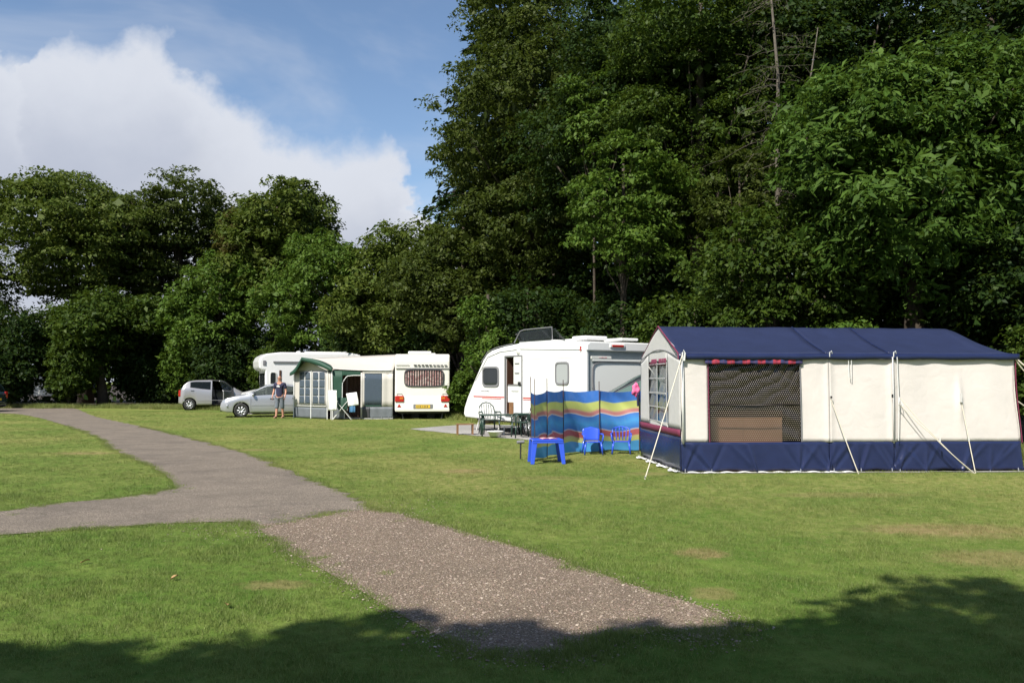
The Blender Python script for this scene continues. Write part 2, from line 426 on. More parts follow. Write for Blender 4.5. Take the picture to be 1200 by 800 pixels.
PAVED = [tar, grv]
def sheet(name, pts, m, z=.01):
    P = rough_line(pts+[pts[0]], step=.3, amp=.04, seed=len(pts)*7+int(pts[0][0]))[:-1]
    PAVED.append(P); return struct(MB().poly([(x, y, z) for x, y in P]).build(name, m))
sheet('hardstanding', [G(480, 502.5), G(520, 507), G(575, 512), G(622, 516), (3.0, 21), (6.0, 24), (2.2, 29), G(548, 497)], 'pale_gravel')
sheet('hardstanding', [(2.9, 14.64), (9.3, 14.9), (9.3, 18.3), (3.1, 18)], 'pale_gravel')
sheet('concrete_road', [G(140, 474.6), G(160, 474), G(214, 473.8), G(262, 475), G(262, 478), G(214, 476.2), G(162, 475.6)], 'concrete')
sheet('hardstanding', [G(290, 485.5), G(345, 484.5), G(420, 486), G(420, 483), G(300, 481.8), G(280, 483.5)], 'pale_gravel', .012)

def inside(poly, X, Y):
    P = np.array(poly); r = np.zeros(X.shape, bool); n = len(P); j = n-1
    for i in range(n):
        xi, yi = P[i]; xj, yj = P[j]
        if yi != yj:
            c = ((yi > Y) != (yj > Y)) & (X < (xj-xi)*(Y-yi)/(yj-yi)+xi); r ^= c
        j = i
    return r

def gn_scatter(name, pts, scl, coll, m=None, kind='stuff', tilt=0.0):
    me = bpy.data.meshes.new(name); me.vertices.add(len(pts)); me.vertices.foreach_set('co', np.asarray(pts, np.float32).ravel())
    at_ = me.attributes.new('sc', 'FLOAT', 'POINT'); at_.data.foreach_set('value', np.asarray(scl, np.float32)); me.update()
    o = bpy.data.objects.new(name, me); C.objects.link(o)
    ng = bpy.data.node_groups.new(name, 'GeometryNodeTree')
    ng.interface.new_socket('Geometry', in_out='INPUT', socket_type='NodeSocketGeometry')
    ng.interface.new_socket('Geometry', in_out='OUTPUT', socket_type='NodeSocketGeometry')
    N = ng.nodes; L = ng.links
    gi = N.new('NodeGroupInput'); go = N.new('NodeGroupOutput'); ip = N.new('GeometryNodeInstanceOnPoints')
    ci = N.new('GeometryNodeCollectionInfo'); ci.inputs['Collection'].default_value = coll
    ci.inputs['Separate Children'].default_value = True; ci.inputs['Reset Children'].default_value = True
    L.new(gi.outputs[0], ip.inputs['Points']); L.new(ci.outputs[0], ip.inputs['Instance'])
    ip.inputs['Pick Instance'].default_value = True
    rv = N.new('FunctionNodeRandomValue'); rv.data_type = 'FLOAT_VECTOR'
    rv.inputs[0].default_value = (-tilt, -tilt, 0); rv.inputs[1].default_value = (tilt, tilt, 6.283)
    L.new(rv.outputs[0], ip.inputs['Rotation'])
    na = N.new('GeometryNodeInputNamedAttribute'); na.data_type = 'FLOAT'; na.inputs[0].default_value = 'sc'
    L.new(na.outputs[0], ip.inputs['Scale']); L.new(ip.outputs[0], go.inputs[0])
    md = o.modifiers.new('scatter', 'NODES'); md.node_group = ng
    o['kind'] = kind
    return o

def raw_mesh(name, V, F, m, k=4):
    me = bpy.data.meshes.new(name); V = np.asarray(V, np.float32).reshape(-1, 3); F = np.asarray(F, np.int32).reshape(-1, k)
    me.vertices.add(len(V)); me.vertices.foreach_set('co', V.ravel())
    me.loops.add(F.size); me.loops.foreach_set('vertex_index', F.ravel())
    me.polygons.add(len(F)); me.polygons.foreach_set('loop_start', np.arange(0, F.size, k, dtype=np.int32))
    me.update(calc_edges=True); me.materials.append(MAT[m]); return me

def tuft_coll(cname, m, n, spread, h, w, var=4, lean=.5):
    cc = bpy.data.collections.new(cname)
    for k in range(var):
        rs = np.random.RandomState(50+k)
        a = rs.uniform(0, 2*pi, n); r = spread*np.sqrt(rs.uniform(0, 1, n)); X = r*np.cos(a); Y = r*np.sin(a)
        H = h*rs.uniform(.45, 1.1, n); b = rs.uniform(0, 2*pi, n); ln = H*rs.uniform(.1, lean+.3, n); la = rs.uniform(0, 2*pi, n)
        B0 = np.stack([X-np.cos(b)*w/2, Y-np.sin(b)*w/2, np.zeros(n)-.004], 1); B1 = np.stack([X+np.cos(b)*w/2, Y+np.sin(b)*w/2, np.zeros(n)-.004], 1)
        T = np.stack([X+np.cos(la)*ln, Y+np.sin(la)*ln, H], 1)
        V = np.stack([B0, B1, T], 1).reshape(-1, 3)
        me = raw_mesh('tuft', V, np.arange(3*n), m, 3); cc.objects.link(bpy.data.objects.new('tuft', me))
    return cc
rs = np.random.RandomState(3)
def lawn_points(y0, y1, dens, marg=1.5):
    A = .62*1.0
    n = int(dens*((y1-y0)*(A*(y1+y0)+2*marg)))
    Y = rs.uniform(y0, y1, n*2); X = rs.uniform(-1, 1, n*2)*(A*y1+marg)
    k = (np.abs(X) < A*Y+marg); X, Y = X[k], Y[k]
    X, Y = X[:n], Y[:n]
    bad = np.zeros(X.shape, bool)
    jx = X+rs.normal(0, .025, X.shape); jy = Y+rs.normal(0, .025, X.shape)
    for P in PAVED: bad |= inside(P, jx, jy)
    return X[~bad], Y[~bad]
PX = []; PY = []; PS = []
for y0, y1, dens, s in [(3.6, 8, 520, 1.0), (8, 12, 330, 1.1), (12, 18, 150, 1.15), (18, 28, 70, 1.2), (28, 44, 30, 1.4)]:
    X, Y = lawn_points(y0, y1, dens)
    PX.append(X); PY.append(Y); PS.append(s*rs.uniform(.6, 1.15, X.shape))
X = np.concatenate(PX); Y = np.concatenate(PY); Sx = np.concatenate(PS)
# longer fringe left by the mower along the paths
fx = []; fy = []
for ln_, dn in ((right_far, 1), (right_near, 1), (left_near, 1), (wedge_top, 1), (upper_low, 1), (upper_right, 1), (end_near, 1), ([(2.7, 17.8), (2.92, 14.78), (8.9, 15.05)], 1)):
    for (x0, y0), (x1, y1) in zip(ln_, ln_[1:]):
        if max(y0, y1) > 30: continue
        n = int(hypot(x1-x0, y1-y0)*75)
        for _ in range(n):
            t = random.random(); fx.append(x0+(x1-x0)*t+random.gauss(0, .05)); fy.append(y0+(y1-y0)*t+random.gauss(0, .05))
X0_, Y0_ = X, Y
# stray tufts growing in the paths
for P, n in ((wedge_top, 90), (upper_low, 90), (left_near, 50), (right_near, 60), (div, 40), (end_near, 160)):
    for _ in range(n):
        q = random.choice(P[2:-2] if len(P) > 6 else P); r_ = abs(random.gauss(0, .16)); a_ = random.uniform(0, 6.28)
        for _ in range(random.randint(1, 9)): fx.append(q[0]+r_*cos(a_)+random.gauss(0, .04)); fy.append(q[1]+r_*sin(a_)+random.gauss(0, .04))
X = np.concatenate([X0_, fx]); Y = np.concatenate([Y0_, fy])
Sx = np.concatenate([Sx, np.random.RandomState(4).uniform(.7, 1.3, len(fx))])
lump = np.sin(X*2.1+np.sin(Y*1.7))*np.sin(Y*2.6+1.3*np.sin(X*1.1))+.6*np.sin(X*6.3+Y*2)*np.sin(Y*5.1-X)
Sx = Sx*np.clip(.95+.28*lump, .55, 1.5)
tc_ = tuft_coll('tuft_sources', 'blade', 16, .045, .032, .0038, 5)
gr = gn_scatter('grass', np.stack([X, Y, np.zeros_like(X)], 1), Sx, tc_)
tag(gr, 'short mown green grass covering the whole lawn', 'grass')

# loose stones on the gravel end of the path
def stone_coll():
    cc = bpy.data.collections.new('stone_sources')
    for k, col in enumerate([(.25, .18, .14), (.16, .115, .09), (.33, .26, .21), (.20, .155, .13), (.40, .33, .26)]):
        nm = 'pebble_%d' % k; mat(nm, col, .85, var=.2, vscale=30)
        bm = bmesh.new(); bmesh.ops.create_icosphere(bm, subdivisions=1, radius=1)
        rr = random.Random(k)
        for v in bm.verts: v.co *= rr.uniform(.7, 1.15); v.co.z *= .5; v.co.x *= 1.25
        me = bpy.data.meshes.new('pebble'); bm.to_mesh(me); bm.free(); me.materials.append(MAT[nm])
        cc.objects.link(bpy.data.objects.new('pebble', me))
    return cc
n = 90000; X = rs.uniform(-4, 3.5, n); Y = rs.uniform(4.5, 11, n); k = inside(grv, X, Y); X, Y = X[k], Y[k]
# strays that have rolled onto the tarmac and into the grass edge
sxx = []; syy = []
for P_, n_, sp_ in ((div, 2600, .55), (left_near, 1200, .07), (right_near, 1500, .07), (end_near, 1500, .12), (right_far, 500, .06), (wedge_top, 600, .08), (upper_low, 500, .08)):
    for _ in range(n_):
        i_ = random.randrange(len(P_)-1); t_ = random.random(); q0, q1 = P_[i_], P_[i_+1]
        sxx.append(q0[0]+(q1[0]-q0[0])*t_+random.gauss(0, sp_)); syy.append(q0[1]+(q1[1]-q0[1])*t_+random.gauss(0, sp_))
X = np.concatenate([X, sxx]); Y = np.concatenate([Y, syy])
sz = np.clip(rs.lognormal(-5.33, .38, X.shape), .0025, .017)
peb = gn_scatter('gravel_stones', np.stack([X, Y, np.full_like(X, .007)], 1), sz, stone_coll(), tilt=.3)
tag(peb, 'small loose brown stones strewn over the gravel end of the path', 'gravel')

# a few fallen leaves on the lawn
mat('dry_leaf', (.42, .27, .12), .8, var=.3, vscale=30)
for (px, py, lab) in [(100, 661, 'dry tan leaf on the grass below the side path, farthest left of the fallen leaves'),
                      (205, 680, 'dry tan leaf lying alone on grass between the side path and the tree shadow'),
                      (266, 713, 'dry curled leaf lying on grass at the upper rim of the left tree shadow')]:
    x, y = G(px, py)
    def fn(u, v):
        w = sin(pi*min(.98, max(.02, u)))*.032
        return ((u-.5)*.075, (v-.5)*1.4*w, .014+.012*(2*v-1)**2+.006*sin(u*5))
    t = MB().grid(fn, 8, 4).build('fallen_leaf', 'dry_leaf', None, True)
    t.location = (x, y, .012); t.rotation_euler = (.2, .1, random.uniform(0, 6)); tag(t, lab, 'leaf', 'fallen leaves on the lawn')
# ------------------------------------------------------------------ trees and hedges
def unit(v): return v/np.maximum(np.linalg.norm(v, axis=-1, keepdims=True), 1e-6)
def leaf_quads(P, Nn, T, L, Wd, fold=.18):
    """rhombus leaves: centre P, normal Nn, long axis T"""
    T = unit(T-Nn*(T*Nn).sum(1, keepdims=True)); B = np.cross(Nn, T)
    L = L[:, None]; Wd = Wd[:, None]
    a = P-T*L*.5; c = P+T*L*.5-Nn*L*.12; b = P-T*L*.06+B*Wd*.5+Nn*Wd*fold; d = P-T*L*.06-B*Wd*.5+Nn*Wd*fold
    return np.stack([a, b, c, d], 1).reshape(-1, 3)

def crown_mesh(seed, R, H, zc, lobes=10, clumps=420, per=80, leaf=.16, lw=.55, cr=.16, flat=.55, ry=None, droop=.3, corek=1.7, cores=.11,
               m='leaf_beech', core=1.0, back=.6, face=None, top=1.0, lobe_r=.42, spread=1.0, lobe_list=None, jut=.12):
    """R radius, H half height, zc centre height. lobes -> clumps -> leaves"""
    rs = np.random.RandomState(seed); ry = ry or R
    if lobe_list is None:
        d = unit(rs.normal(size=(lobes, 3))); d[:, 2] = d[:, 2]*.9+.05
        rr = rs.uniform(.35, .72, (lobes, 1))
        LC = d*rr*np.array([R, ry, H])*spread
        LR = rs.uniform(.75, 1.15, lobes)*lobe_r*min(R, H)
        LC = np.vstack([LC, [[0, 0, H*.25], [0, 0, -H*.3]]]); LR = np.append(LR, [min(R, H)*.6]*2)
    else:
        LC = np.array([l[:3] for l in lobe_list], float); LR = np.array([l[3] for l in lobe_list], float)
    w = LR**2; w /= w.sum()
    K = clumps*2
    li = rs.choice(len(LR), K, p=w); dr = unit(rs.normal(size=(K, 3))); dr[:, 2] = dr[:, 2]*.85+.12; dr = unit(dr)
    rad = LR[li]*(1+rs.uniform(-.35, jut, K))
    CP = LC[li]+dr*rad[:, None]*np.array([1, 1, .9])
    # drop clumps buried inside other lobes
    dist = np.linalg.norm(CP[:, None]-LC[None], axis=2)/LR[None]
    keep = (dist.min(1) > .62) & ~((dr[:, 1] > .45) & (rs.uniform(size=K) < back))
    CP = CP[keep][:clumps]; dr = dr[keep][:clumps]; K = len(CP)
    csz = cr*R*rs.uniform(.55, 1.35, K) if cr < 1 else np.full(K, cr)
    # leaves
    n = (per*rs.uniform(.5, 1.4, K)).astype(int); idx = np.repeat(np.arange(K), n); N = len(idx)
    o = unit(rs.normal(size=(N, 3)))*(rs.uniform(.1, 1, (N, 1))**.5)
    o[:, 2] *= flat
    outv = dr[idx]*np.array([1, 1, .35])
    P = CP[idx]+(o+outv*.25)*csz[idx][:, None]
    P[:, 2] -= droop*csz[idx]*(o[:, 0]**2+o[:, 1]**2)
    Nn = unit(rs.normal(size=(N, 3))*.58+np.array([0, 0, .72])+dr[idx]*.5)
    T = unit(o*np.array([1, 1, .4])+rs.normal(size=(N, 3))*.5+np.array([0, 0, -.25]))
    Ls = leaf*np.clip(rs.lognormal(-.08, .34, N), .4, 1.9)
    V = leaf_quads(P, Nn, T, Ls, Ls*lw)
    # coarse inner foliage that closes the crown
    nc = int(core*260*len(LR)/10*corek)
    if nc:
        li = rs.choice(len(LR), nc, p=w); q = unit(rs.normal(size=(nc, 3)))*rs.uniform(.3, .85, (nc, 1))
        Pc = LC[li]+q*LR[li][:, None]; Lc = np.full(nc, cores*R)*rs.uniform(.6, 1.2, nc)
        Vc = leaf_quads(Pc, unit(q+rs.normal(size=(nc, 3))*.5), rs.normal(size=(nc, 3)), Lc, Lc*.8)
        V = np.vstack([V, Vc])
    V = V+np.array([0, 0, zc])
    F = np.arange(len(V)).reshape(-1, 4)
    return raw_mesh('crown', V, F, m), CP+np.array([0, 0, zc])

def limbs(mb, base_r, zb, ztop, targets, rs, lean=(0, 0), n=14, thick=.3):
    H = ztop-zb
    pts = []; rr = []
    for k in range(9):
        t = k/8; z = t*ztop
        pts.append((lean[0]*t**1.5+rs.normal(0, .04*base_r*6)*t*.3, lean[1]*t**1.5+rs.normal(0, .05)*t, z-.1*(k == 0)))
        rr.append(base_r*(1.25 if k == 0 else 1.0)*(1-.85*t)+.02)
    mb.tube(pts, rr, 9)
    if len(targets):
        sel = targets[rs.choice(len(targets), min(n, len(targets)), replace=False)]
        for c in sel:
            z0 = min(max(zb*.75+rs.uniform(0, .55)*H, zb*.6), c[2]-.2) if c[2] > zb*.6 else max(.3*zb, c[2]-.6)
            t = max(0, min(1, z0/ztop)); s = Vector((lean[0]*t**1.5, lean[1]*t**1.5, z0)); e = Vector(c)
            mid = s.lerp(e, .5)+Vector((rs.normal(0, .2), rs.normal(0, .2), .08*(e-s).length))
            r0 = max(.03, base_r*thick*(1-.6*t)); mb.tube([s, s.lerp(mid, .5)+Vector((0, 0, .05)), mid, e], [r0, r0*.75, r0*.5, r0*.2], 6)

NLEAF = 0
def tree(name, label, x, y, R, top, zb, m='leaf_beech', group=None, trunk_r=.25, lean=(0, 0), cat='tree', seed=None, nl=12, bark='bark', **kw):
    global NLEAF
    seed = seed or int(abs(x*13+y*7))+5
    H = (top-zb)/2; zc = (top+zb)/2
    me, CP = crown_mesh(seed, R, H, zc, m=m, **kw)
    NLEAF += len(me.polygons)
    t = thing(name, label, cat, (x, y, 0), 0, group)
    c = bpy.data.objects.new('crown', me); C.objects.link(c); c.parent = t
    mb = MB(); limbs(mb, trunk_r, zb, zb+(top-zb)*.8, CP, np.random.RandomState(seed), lean, nl)
    mb.build('trunk', bark, t, True)
    return t
def bush(label, x, y, R, top, m, name='bush', cat='bush', **kw):
    kw = {**dict(lobes=7, clumps=230, per=62, leaf=.13, cr=.2, flat=.7, nl=5, trunk_r=.06), **kw}
    return tree(name, label, x, y, R, top, .1, m, trunk_r=kw.pop('trunk_r'), cat=cat, group=kw.pop('group', 'bushes along the edge of the wood'), **kw)
GW = 'tall trees of the wood on the right'; GL = 'trees at the far left of the field'
# far left group (about 58 m away)
tree('beech_tree', 'broad flat-topped dark beech at far left, its crown against the cloud', -28.9, 58, 6.4, 16.4, 5.5, 'leaf_far', GL, .45,
     lobes=22, clumps=860, per=75, leaf=.22, cr=.14, flat=.28, lobe_r=.40, core=.8, nl=16, spread=1.15)
tree('beech_tree', 'wide olive-brown beech behind the bright lit tree, second of the flat-topped pair', -23.1, 59, 5.5, 16.0, 5.0, 'leaf_beech_olive', GL, .4,
     lobes=20, clumps=740, per=75, leaf=.22, cr=.15, flat=.28, lobe_r=.42, core=.9, nl=14, spread=1.12)
tree('beech_tree', 'dark tree cut by the left edge of the photo, below the beech crown', -37.0, 56, 4.6, 12.2, 1.5, 'leaf_far', GL, .35,
     lobes=12, clumps=420, per=70, leaf=.24, cr=.2, flat=.4)
tree('leaning_tree', 'dark tree with leaning trunk over the black gap in the hedge', -24.6, 51.5, 4.0, 7.6, 2.6, 'leaf_beech', GL, .3, lean=(-1.4, 0),
     lobes=11, clumps=380, per=70, leaf=.22, cr=.2, flat=.5, core=1.4)
tree('ash_tree', 'tall round tree with russet tips right of the flat-topped pair', -14.3, 51.5, 4.3, 14.0, 4.5, 'leaf_far', GL, .35,
     lobes=15, clumps=640, per=75, leaf=.22, cr=.15, flat=.6, lobe_r=.36, spread=1.12, jut=.25)
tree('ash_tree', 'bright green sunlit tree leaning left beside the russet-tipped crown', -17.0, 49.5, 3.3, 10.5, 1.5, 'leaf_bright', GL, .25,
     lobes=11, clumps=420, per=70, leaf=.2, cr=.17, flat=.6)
tree('ash_tree', 'small russet-leaved crown in front of the tall round tree', -16.2, 50.6, 1.9, 12.1, 8.2, 'leaf_russet', GL, .15,
     lobes=5, clumps=110, per=60, leaf=.2, cr=.22, flat=.6, core=.2)
tree('hazel_tree', 'bushy light green tree right behind the motorhome roof', -10.0, 45.5, 3.6, 9.4, 1.2, 'leaf_bright', GL, .22,
     lobes=12, clumps=520, per=75, leaf=.18, cr=.16, flat=.6)
tree('hazel_tree', 'mid green tree between motorhome and caravan, its top in the dip of the skyline', -6.4, 44, 3.6, 10.1, 1.2, 'leaf_far', GL, .22,
     lobes=12, clumps=520, per=75, leaf=.18, cr=.16, flat=.6, jut=.25)
# edge of the big wood, from left to right
tree('oak_tree', 'olive tree with loose feathery left side above the green and cream awning', -2.3, 40, 3.1, 11.0, 1.4, 'leaf_beech_olive', GW, .3,
     lobes=13, clumps=520, per=70, leaf=.17, cr=.15, flat=.6, jut=.35, lobe_r=.36)
tree('oak_tree', 'tall tree forming the left wall of the wood against blue sky', 1.0, 39, 4.9, 23.5, 1.6, 'leaf_beech_olive', GW, .45,
     lobes=28, clumps=1250, per=78, leaf=.15, cr=.13, flat=.4, lobe_r=.42, core=1.6, jut=.2, spread=1.1)
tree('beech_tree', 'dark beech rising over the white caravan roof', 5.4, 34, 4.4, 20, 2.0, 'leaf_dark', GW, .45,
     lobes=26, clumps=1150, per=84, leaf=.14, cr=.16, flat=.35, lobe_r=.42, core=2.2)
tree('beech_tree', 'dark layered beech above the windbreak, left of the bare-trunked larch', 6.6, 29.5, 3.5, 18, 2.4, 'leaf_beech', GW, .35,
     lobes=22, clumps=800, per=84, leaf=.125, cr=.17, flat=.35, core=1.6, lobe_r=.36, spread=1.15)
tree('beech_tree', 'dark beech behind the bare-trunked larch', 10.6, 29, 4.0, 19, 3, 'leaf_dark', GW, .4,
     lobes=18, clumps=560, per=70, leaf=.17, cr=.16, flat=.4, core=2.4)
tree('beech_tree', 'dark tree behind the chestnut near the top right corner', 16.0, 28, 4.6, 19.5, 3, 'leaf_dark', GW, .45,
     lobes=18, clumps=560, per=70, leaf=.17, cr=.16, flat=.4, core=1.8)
tree('chestnut_tree', 'big sunlit chestnut with long drooping leaves over the right end of the tent', 10.2, 21.6, 3.7, 10.6, 3.1, 'leaf_chestnut', GW, .3,
     lobes=17, clumps=800, per=92, leaf=.20, lw=.36, cr=.13, flat=.6, droop=.7, lobe_r=.38, core=1.1, spread=1.05, jut=.25)
tree('holly_tree', 'dark shrubby tree behind the blue tent roof between larch and chestnut', 6.9, 22.3, 2.5, 6.9, .8, 'leaf_beech', GW, .16,
     lobes=12, clumps=420, per=68, leaf=.13, cr=.17, flat=.5)
tree('holly_tree', 'shaded tree at the right end of the tent below the chestnut', 13.0, 20.5, 2.9, 6.6, .3, 'leaf_dark', GW, .2,
     lobes=12, clumps=420, per=68, leaf=.14, cr=.17, flat=.6)
tree('beech_tree', 'young beech with bright outer sprays above the rear of the white caravan', 3.6, 27.4, 1.9, 9.6, 4.6, 'leaf_bright', GW, .14,
     lobes=9, clumps=190, per=66, leaf=.15, cr=.24, flat=.3, core=.25, jut=.4)
# ivy-clad trunk
tree('ivy_clad_tree', 'pale green ivy-covered trunk just left of the white caravan roof', -.9, 31.5, .75, 5.8, .6, 'leaf_bright', GW, .2,
     lobes=7, clumps=120, per=60, leaf=.12, cr=.45, flat=.8, core=.8, lobe_r=.7)
# bushes and hedge
bush('dark hedge bush at the far left edge beside the dark car', -29.6, 50.5, 3.1, 6.4, 'leaf_dark', leaf=.19)
bush('dark hedge bush with a white caravan showing through beside it, far left', -27.3, 52.2, 2.6, 7.4, 'leaf_beech', leaf=.19)
bush('dense dark hedge bush left of the black gap under the leaning tree', -23.0, 53.5, 2.5, 7.2, 'leaf_dark', leaf=.19, clumps=280)
bush('light yellow-green bush right of the black gap in the hedge', -19.6, 51.5, 1.9, 5.2, 'leaf_bright', leaf=.18)
bush('dark rounded bush behind the silver hatchback', -16.2, 48.8, 2.5, 4.8, 'leaf_dark', leaf=.17, clumps=280)
bush('bush with pale flecks behind the bonnet of the silver saloon', -12.7, 46.5, 2.3, 4.0, 'leaf_beech', leaf=.16)
bush('dark bush behind the motorhome', -8.2, 44.6, 2.5, 5.5, 'leaf_dark', leaf=.16)
bush('dark bush behind the old caravan rear', -3.9, 42.0, 2.6, 6.0, 'leaf_dark', leaf=.16, clumps=280)
bush('bright leafy bush between the old caravan and the white caravan', -1.75, 34.6, .95, 2.2, 'leaf_bright', leaf=.11, clumps=150)
bush('dark bush behind the front end of the white caravan', .6, 32.6, 2.6, 6.2, 'leaf_dark', leaf=.15, clumps=300)
bush('dark bush behind the middle of the white caravan', 4.2, 29.6, 2.5, 5.2, 'leaf_dark', leaf=.15, clumps=280)
bush('bush showing between the white caravan and the blue tent ridge', 5.5, 25.6, 2.1, 4.8, 'leaf_beech', leaf=.13, clumps=280)
bush('low bush with yellow-green sprays right behind the tent ridge', 8.2, 20.4, 1.6, 3.2, 'leaf_bright', leaf=.11)
bush('bush touching the right end of the tent beside the slack guy ropes', 11.6, 18.2, 1.25, 3.5, 'leaf_beech', leaf=.11)
bush('dark bush filling the wood right behind the foot of the larch', 6.9, 33, 2.8, 8.2, 'leaf_dark', leaf=.17)
bush('dark bush under the chestnut seen past the right end of the tent roof', 12.4, 25.5, 2.8, 5.8, 'leaf_dark', leaf=.15)
tree('young_beech_tree', 'sparse young beech with yellow-green sprays in front of the dark beeches, higher up', 3.0, 31.0, 1.7, 13.6, 9.0, 'leaf_bright', GW, .04, lobes=7, clumps=120, per=60, leaf=.14, cr=.26, flat=.28, core=.1, jut=.4)
tree('young_beech_tree', 'thin young tree with light sprays left of the bare-trunked larch', 7.0, 26.0, 1.5, 9.0, 5.2, 'leaf_beech_olive', GW, .08, lobes=7, clumps=110, per=60, leaf=.13, cr=.28, flat=.28, core=.1, jut=.4)
bush('low leafy bush left of the leaning trunk, reaching down to the grass', -25.7, 49.6, 1.7, 4.4, 'leaf_beech', leaf=.17)
bush('low dark bush beside the tail of the dark green car at the left edge', -28.9, 48.6, 1.5, 3.3, 'leaf_dark', leaf=.17)
bush('squat black-green bush closing the gap right of the leaning trunk', -22.6, 53.2, 2.4, 2.8, 'leaf_dark', leaf=.18, cr=.24)
bush('black-green bush deep in the gap under the leaning tree', -22.4, 55.5, 3.6, 5.2, 'leaf_dark', leaf=.2)
bush('dark low bush under the big flat-topped beech left of the white caravan gap', -31.8, 50.0, 2.2, 4.6, 'leaf_dark', leaf=.18)
bush('low ivy-green bush right beside the glimpsed white caravan', -26.1, 50.4, 1.5, 3.4, 'leaf_beech', leaf=.17, clumps=150)
bush('dark bush filling the hedge left above the silver-grey hatchback', -20.2, 54.0, 2.6, 7.4, 'leaf_dark', leaf=.19)
tree('young_beech_tree', 'dark young tree deep in the wood above the middle of the white caravan roof', 3.9, 37.5, 3.0, 9.5, .4, 'leaf_dark', GW, .2, lobes=10, clumps=260, per=50, leaf=.2, cr=.2, flat=.5, core=2.5)
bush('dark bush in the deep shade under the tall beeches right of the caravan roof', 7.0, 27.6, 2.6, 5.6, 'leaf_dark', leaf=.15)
# wood behind: one dark mass of further trees
def wood_mass():
    rs = np.random.RandomState(77); Vs = []
    P = []
    for k in range(34):
        t = k/33; x = -5.5+30*t+rs.normal(0, .6); y = 46-12*t+rs.uniform(0, 4); h = 7.5+14*min(1, max(0, t-.10)*5)*rs.uniform(.85, 1.0)
        for j in range(12):
            z = h*(j+.5)/12; P.append((x+rs.normal(0, 1.3), y+rs.normal(0, .8), z, 2.1))
    for k in range(64):
        t = k/63; P.append((-48+46*t, 64-12*t+rs.uniform(0, 3), rs.choice([.4, 1.2, 2.4, 3.6])+rs.uniform(0, .6), 2.3))
    me, _ = crown_mesh(5, 5, 5, 0, lobe_list=P, clumps=2500, per=36, leaf=.34, cr=.2, flat=.5, core=2.2, corek=2.0, cores=.085, m='leaf_dark')
    o = bpy.data.objects.new('woodland', me); C.objects.link(o)
    return tag(o, 'dark depth of the wood filling the gaps behind the edge trees', 'woodland', kind='stuff')
wood_mass()

# conifer at the top left edge of the wood
def spruce(label, x, y, top, R, seed, zb=3.0):
    rs = np.random.RandomState(seed); t = thing('spruce_tree', label, 'tree', (x, y, 0), 0, GW)
    mb = MB(); mb.tube([(0, 0, -.1), (0, 0, top*.5), (0, 0, top)], [.32, .18, .02], 8)
    Ps = []; Ns = []; Ts = []; Ls = []
    z = zb
    while z < top-.2:
        f = (top-z)/(top-zb); L = R*(f**.75)+.15
        for k in range(7):
            a = rs.uniform(0, 2*pi); l = L*rs.uniform(.75, 1.12)
            d = np.array([cos(a), sin(a), 0]); pts = [np.array([0, 0, z])+d*l*s+np.array([0, 0, .12*l*s-.42*l*s*s+.12*l*s**3]) for s in np.linspace(0, 1, 7)]
            mb.tube([Vector(p) for p in pts], [.045*(1-s*.8)*(.4+f) for s in np.linspace(0, 1, 7)], 4, False)
            n = int(26*l+6); s = rs.uniform(.15, 1.02, n)
            side = np.array([-d[1], d[0], 0])
            wsp = rs.uniform(-1, 1, n)*.26*l*(1.05-s)
            P = np.stack([np.interp(s, np.linspace(0, 1, 7), [p[i] for p in pts]) for i in range(3)], 1)+side*wsp[:, None]
            P[:, 2] -= rs.uniform(.0, .22, n)
            T = d*.5+side*np.sign(wsp)[:, None]*.5+np.array([0, 0, -.45])+rs.normal(size=(n, 3))*.22
            Ps.append(P); Ns.append(unit(np.array([0, 0, 1.])+rs.normal(size=(n, 3))*.4)); Ts.append(T); Ls.append(rs.uniform(.3, .62, n))
        z += .34+.1*f
    P = np.vstack(Ps); V = leaf_quads(P, np.vstack(Ns), np.vstack(Ts), np.concatenate(Ls), np.concatenate(Ls)*.26)
    me = raw_mesh('crown', V, np.arange(len(V)), 'needle'); c = bpy.data.objects.new('crown', me); C.objects.link(c); c.parent = t
    mb.build('trunk', 'bark', t, True); return t
spruce('spruce with drooping pointed branch tips breaking the left skyline of the wood', -.6, 43, 25.5, 4.6, 11)
spruce('dark spruce at the top right corner behind the chestnut', 16.5, 25.5, 17, 3.2, 12)

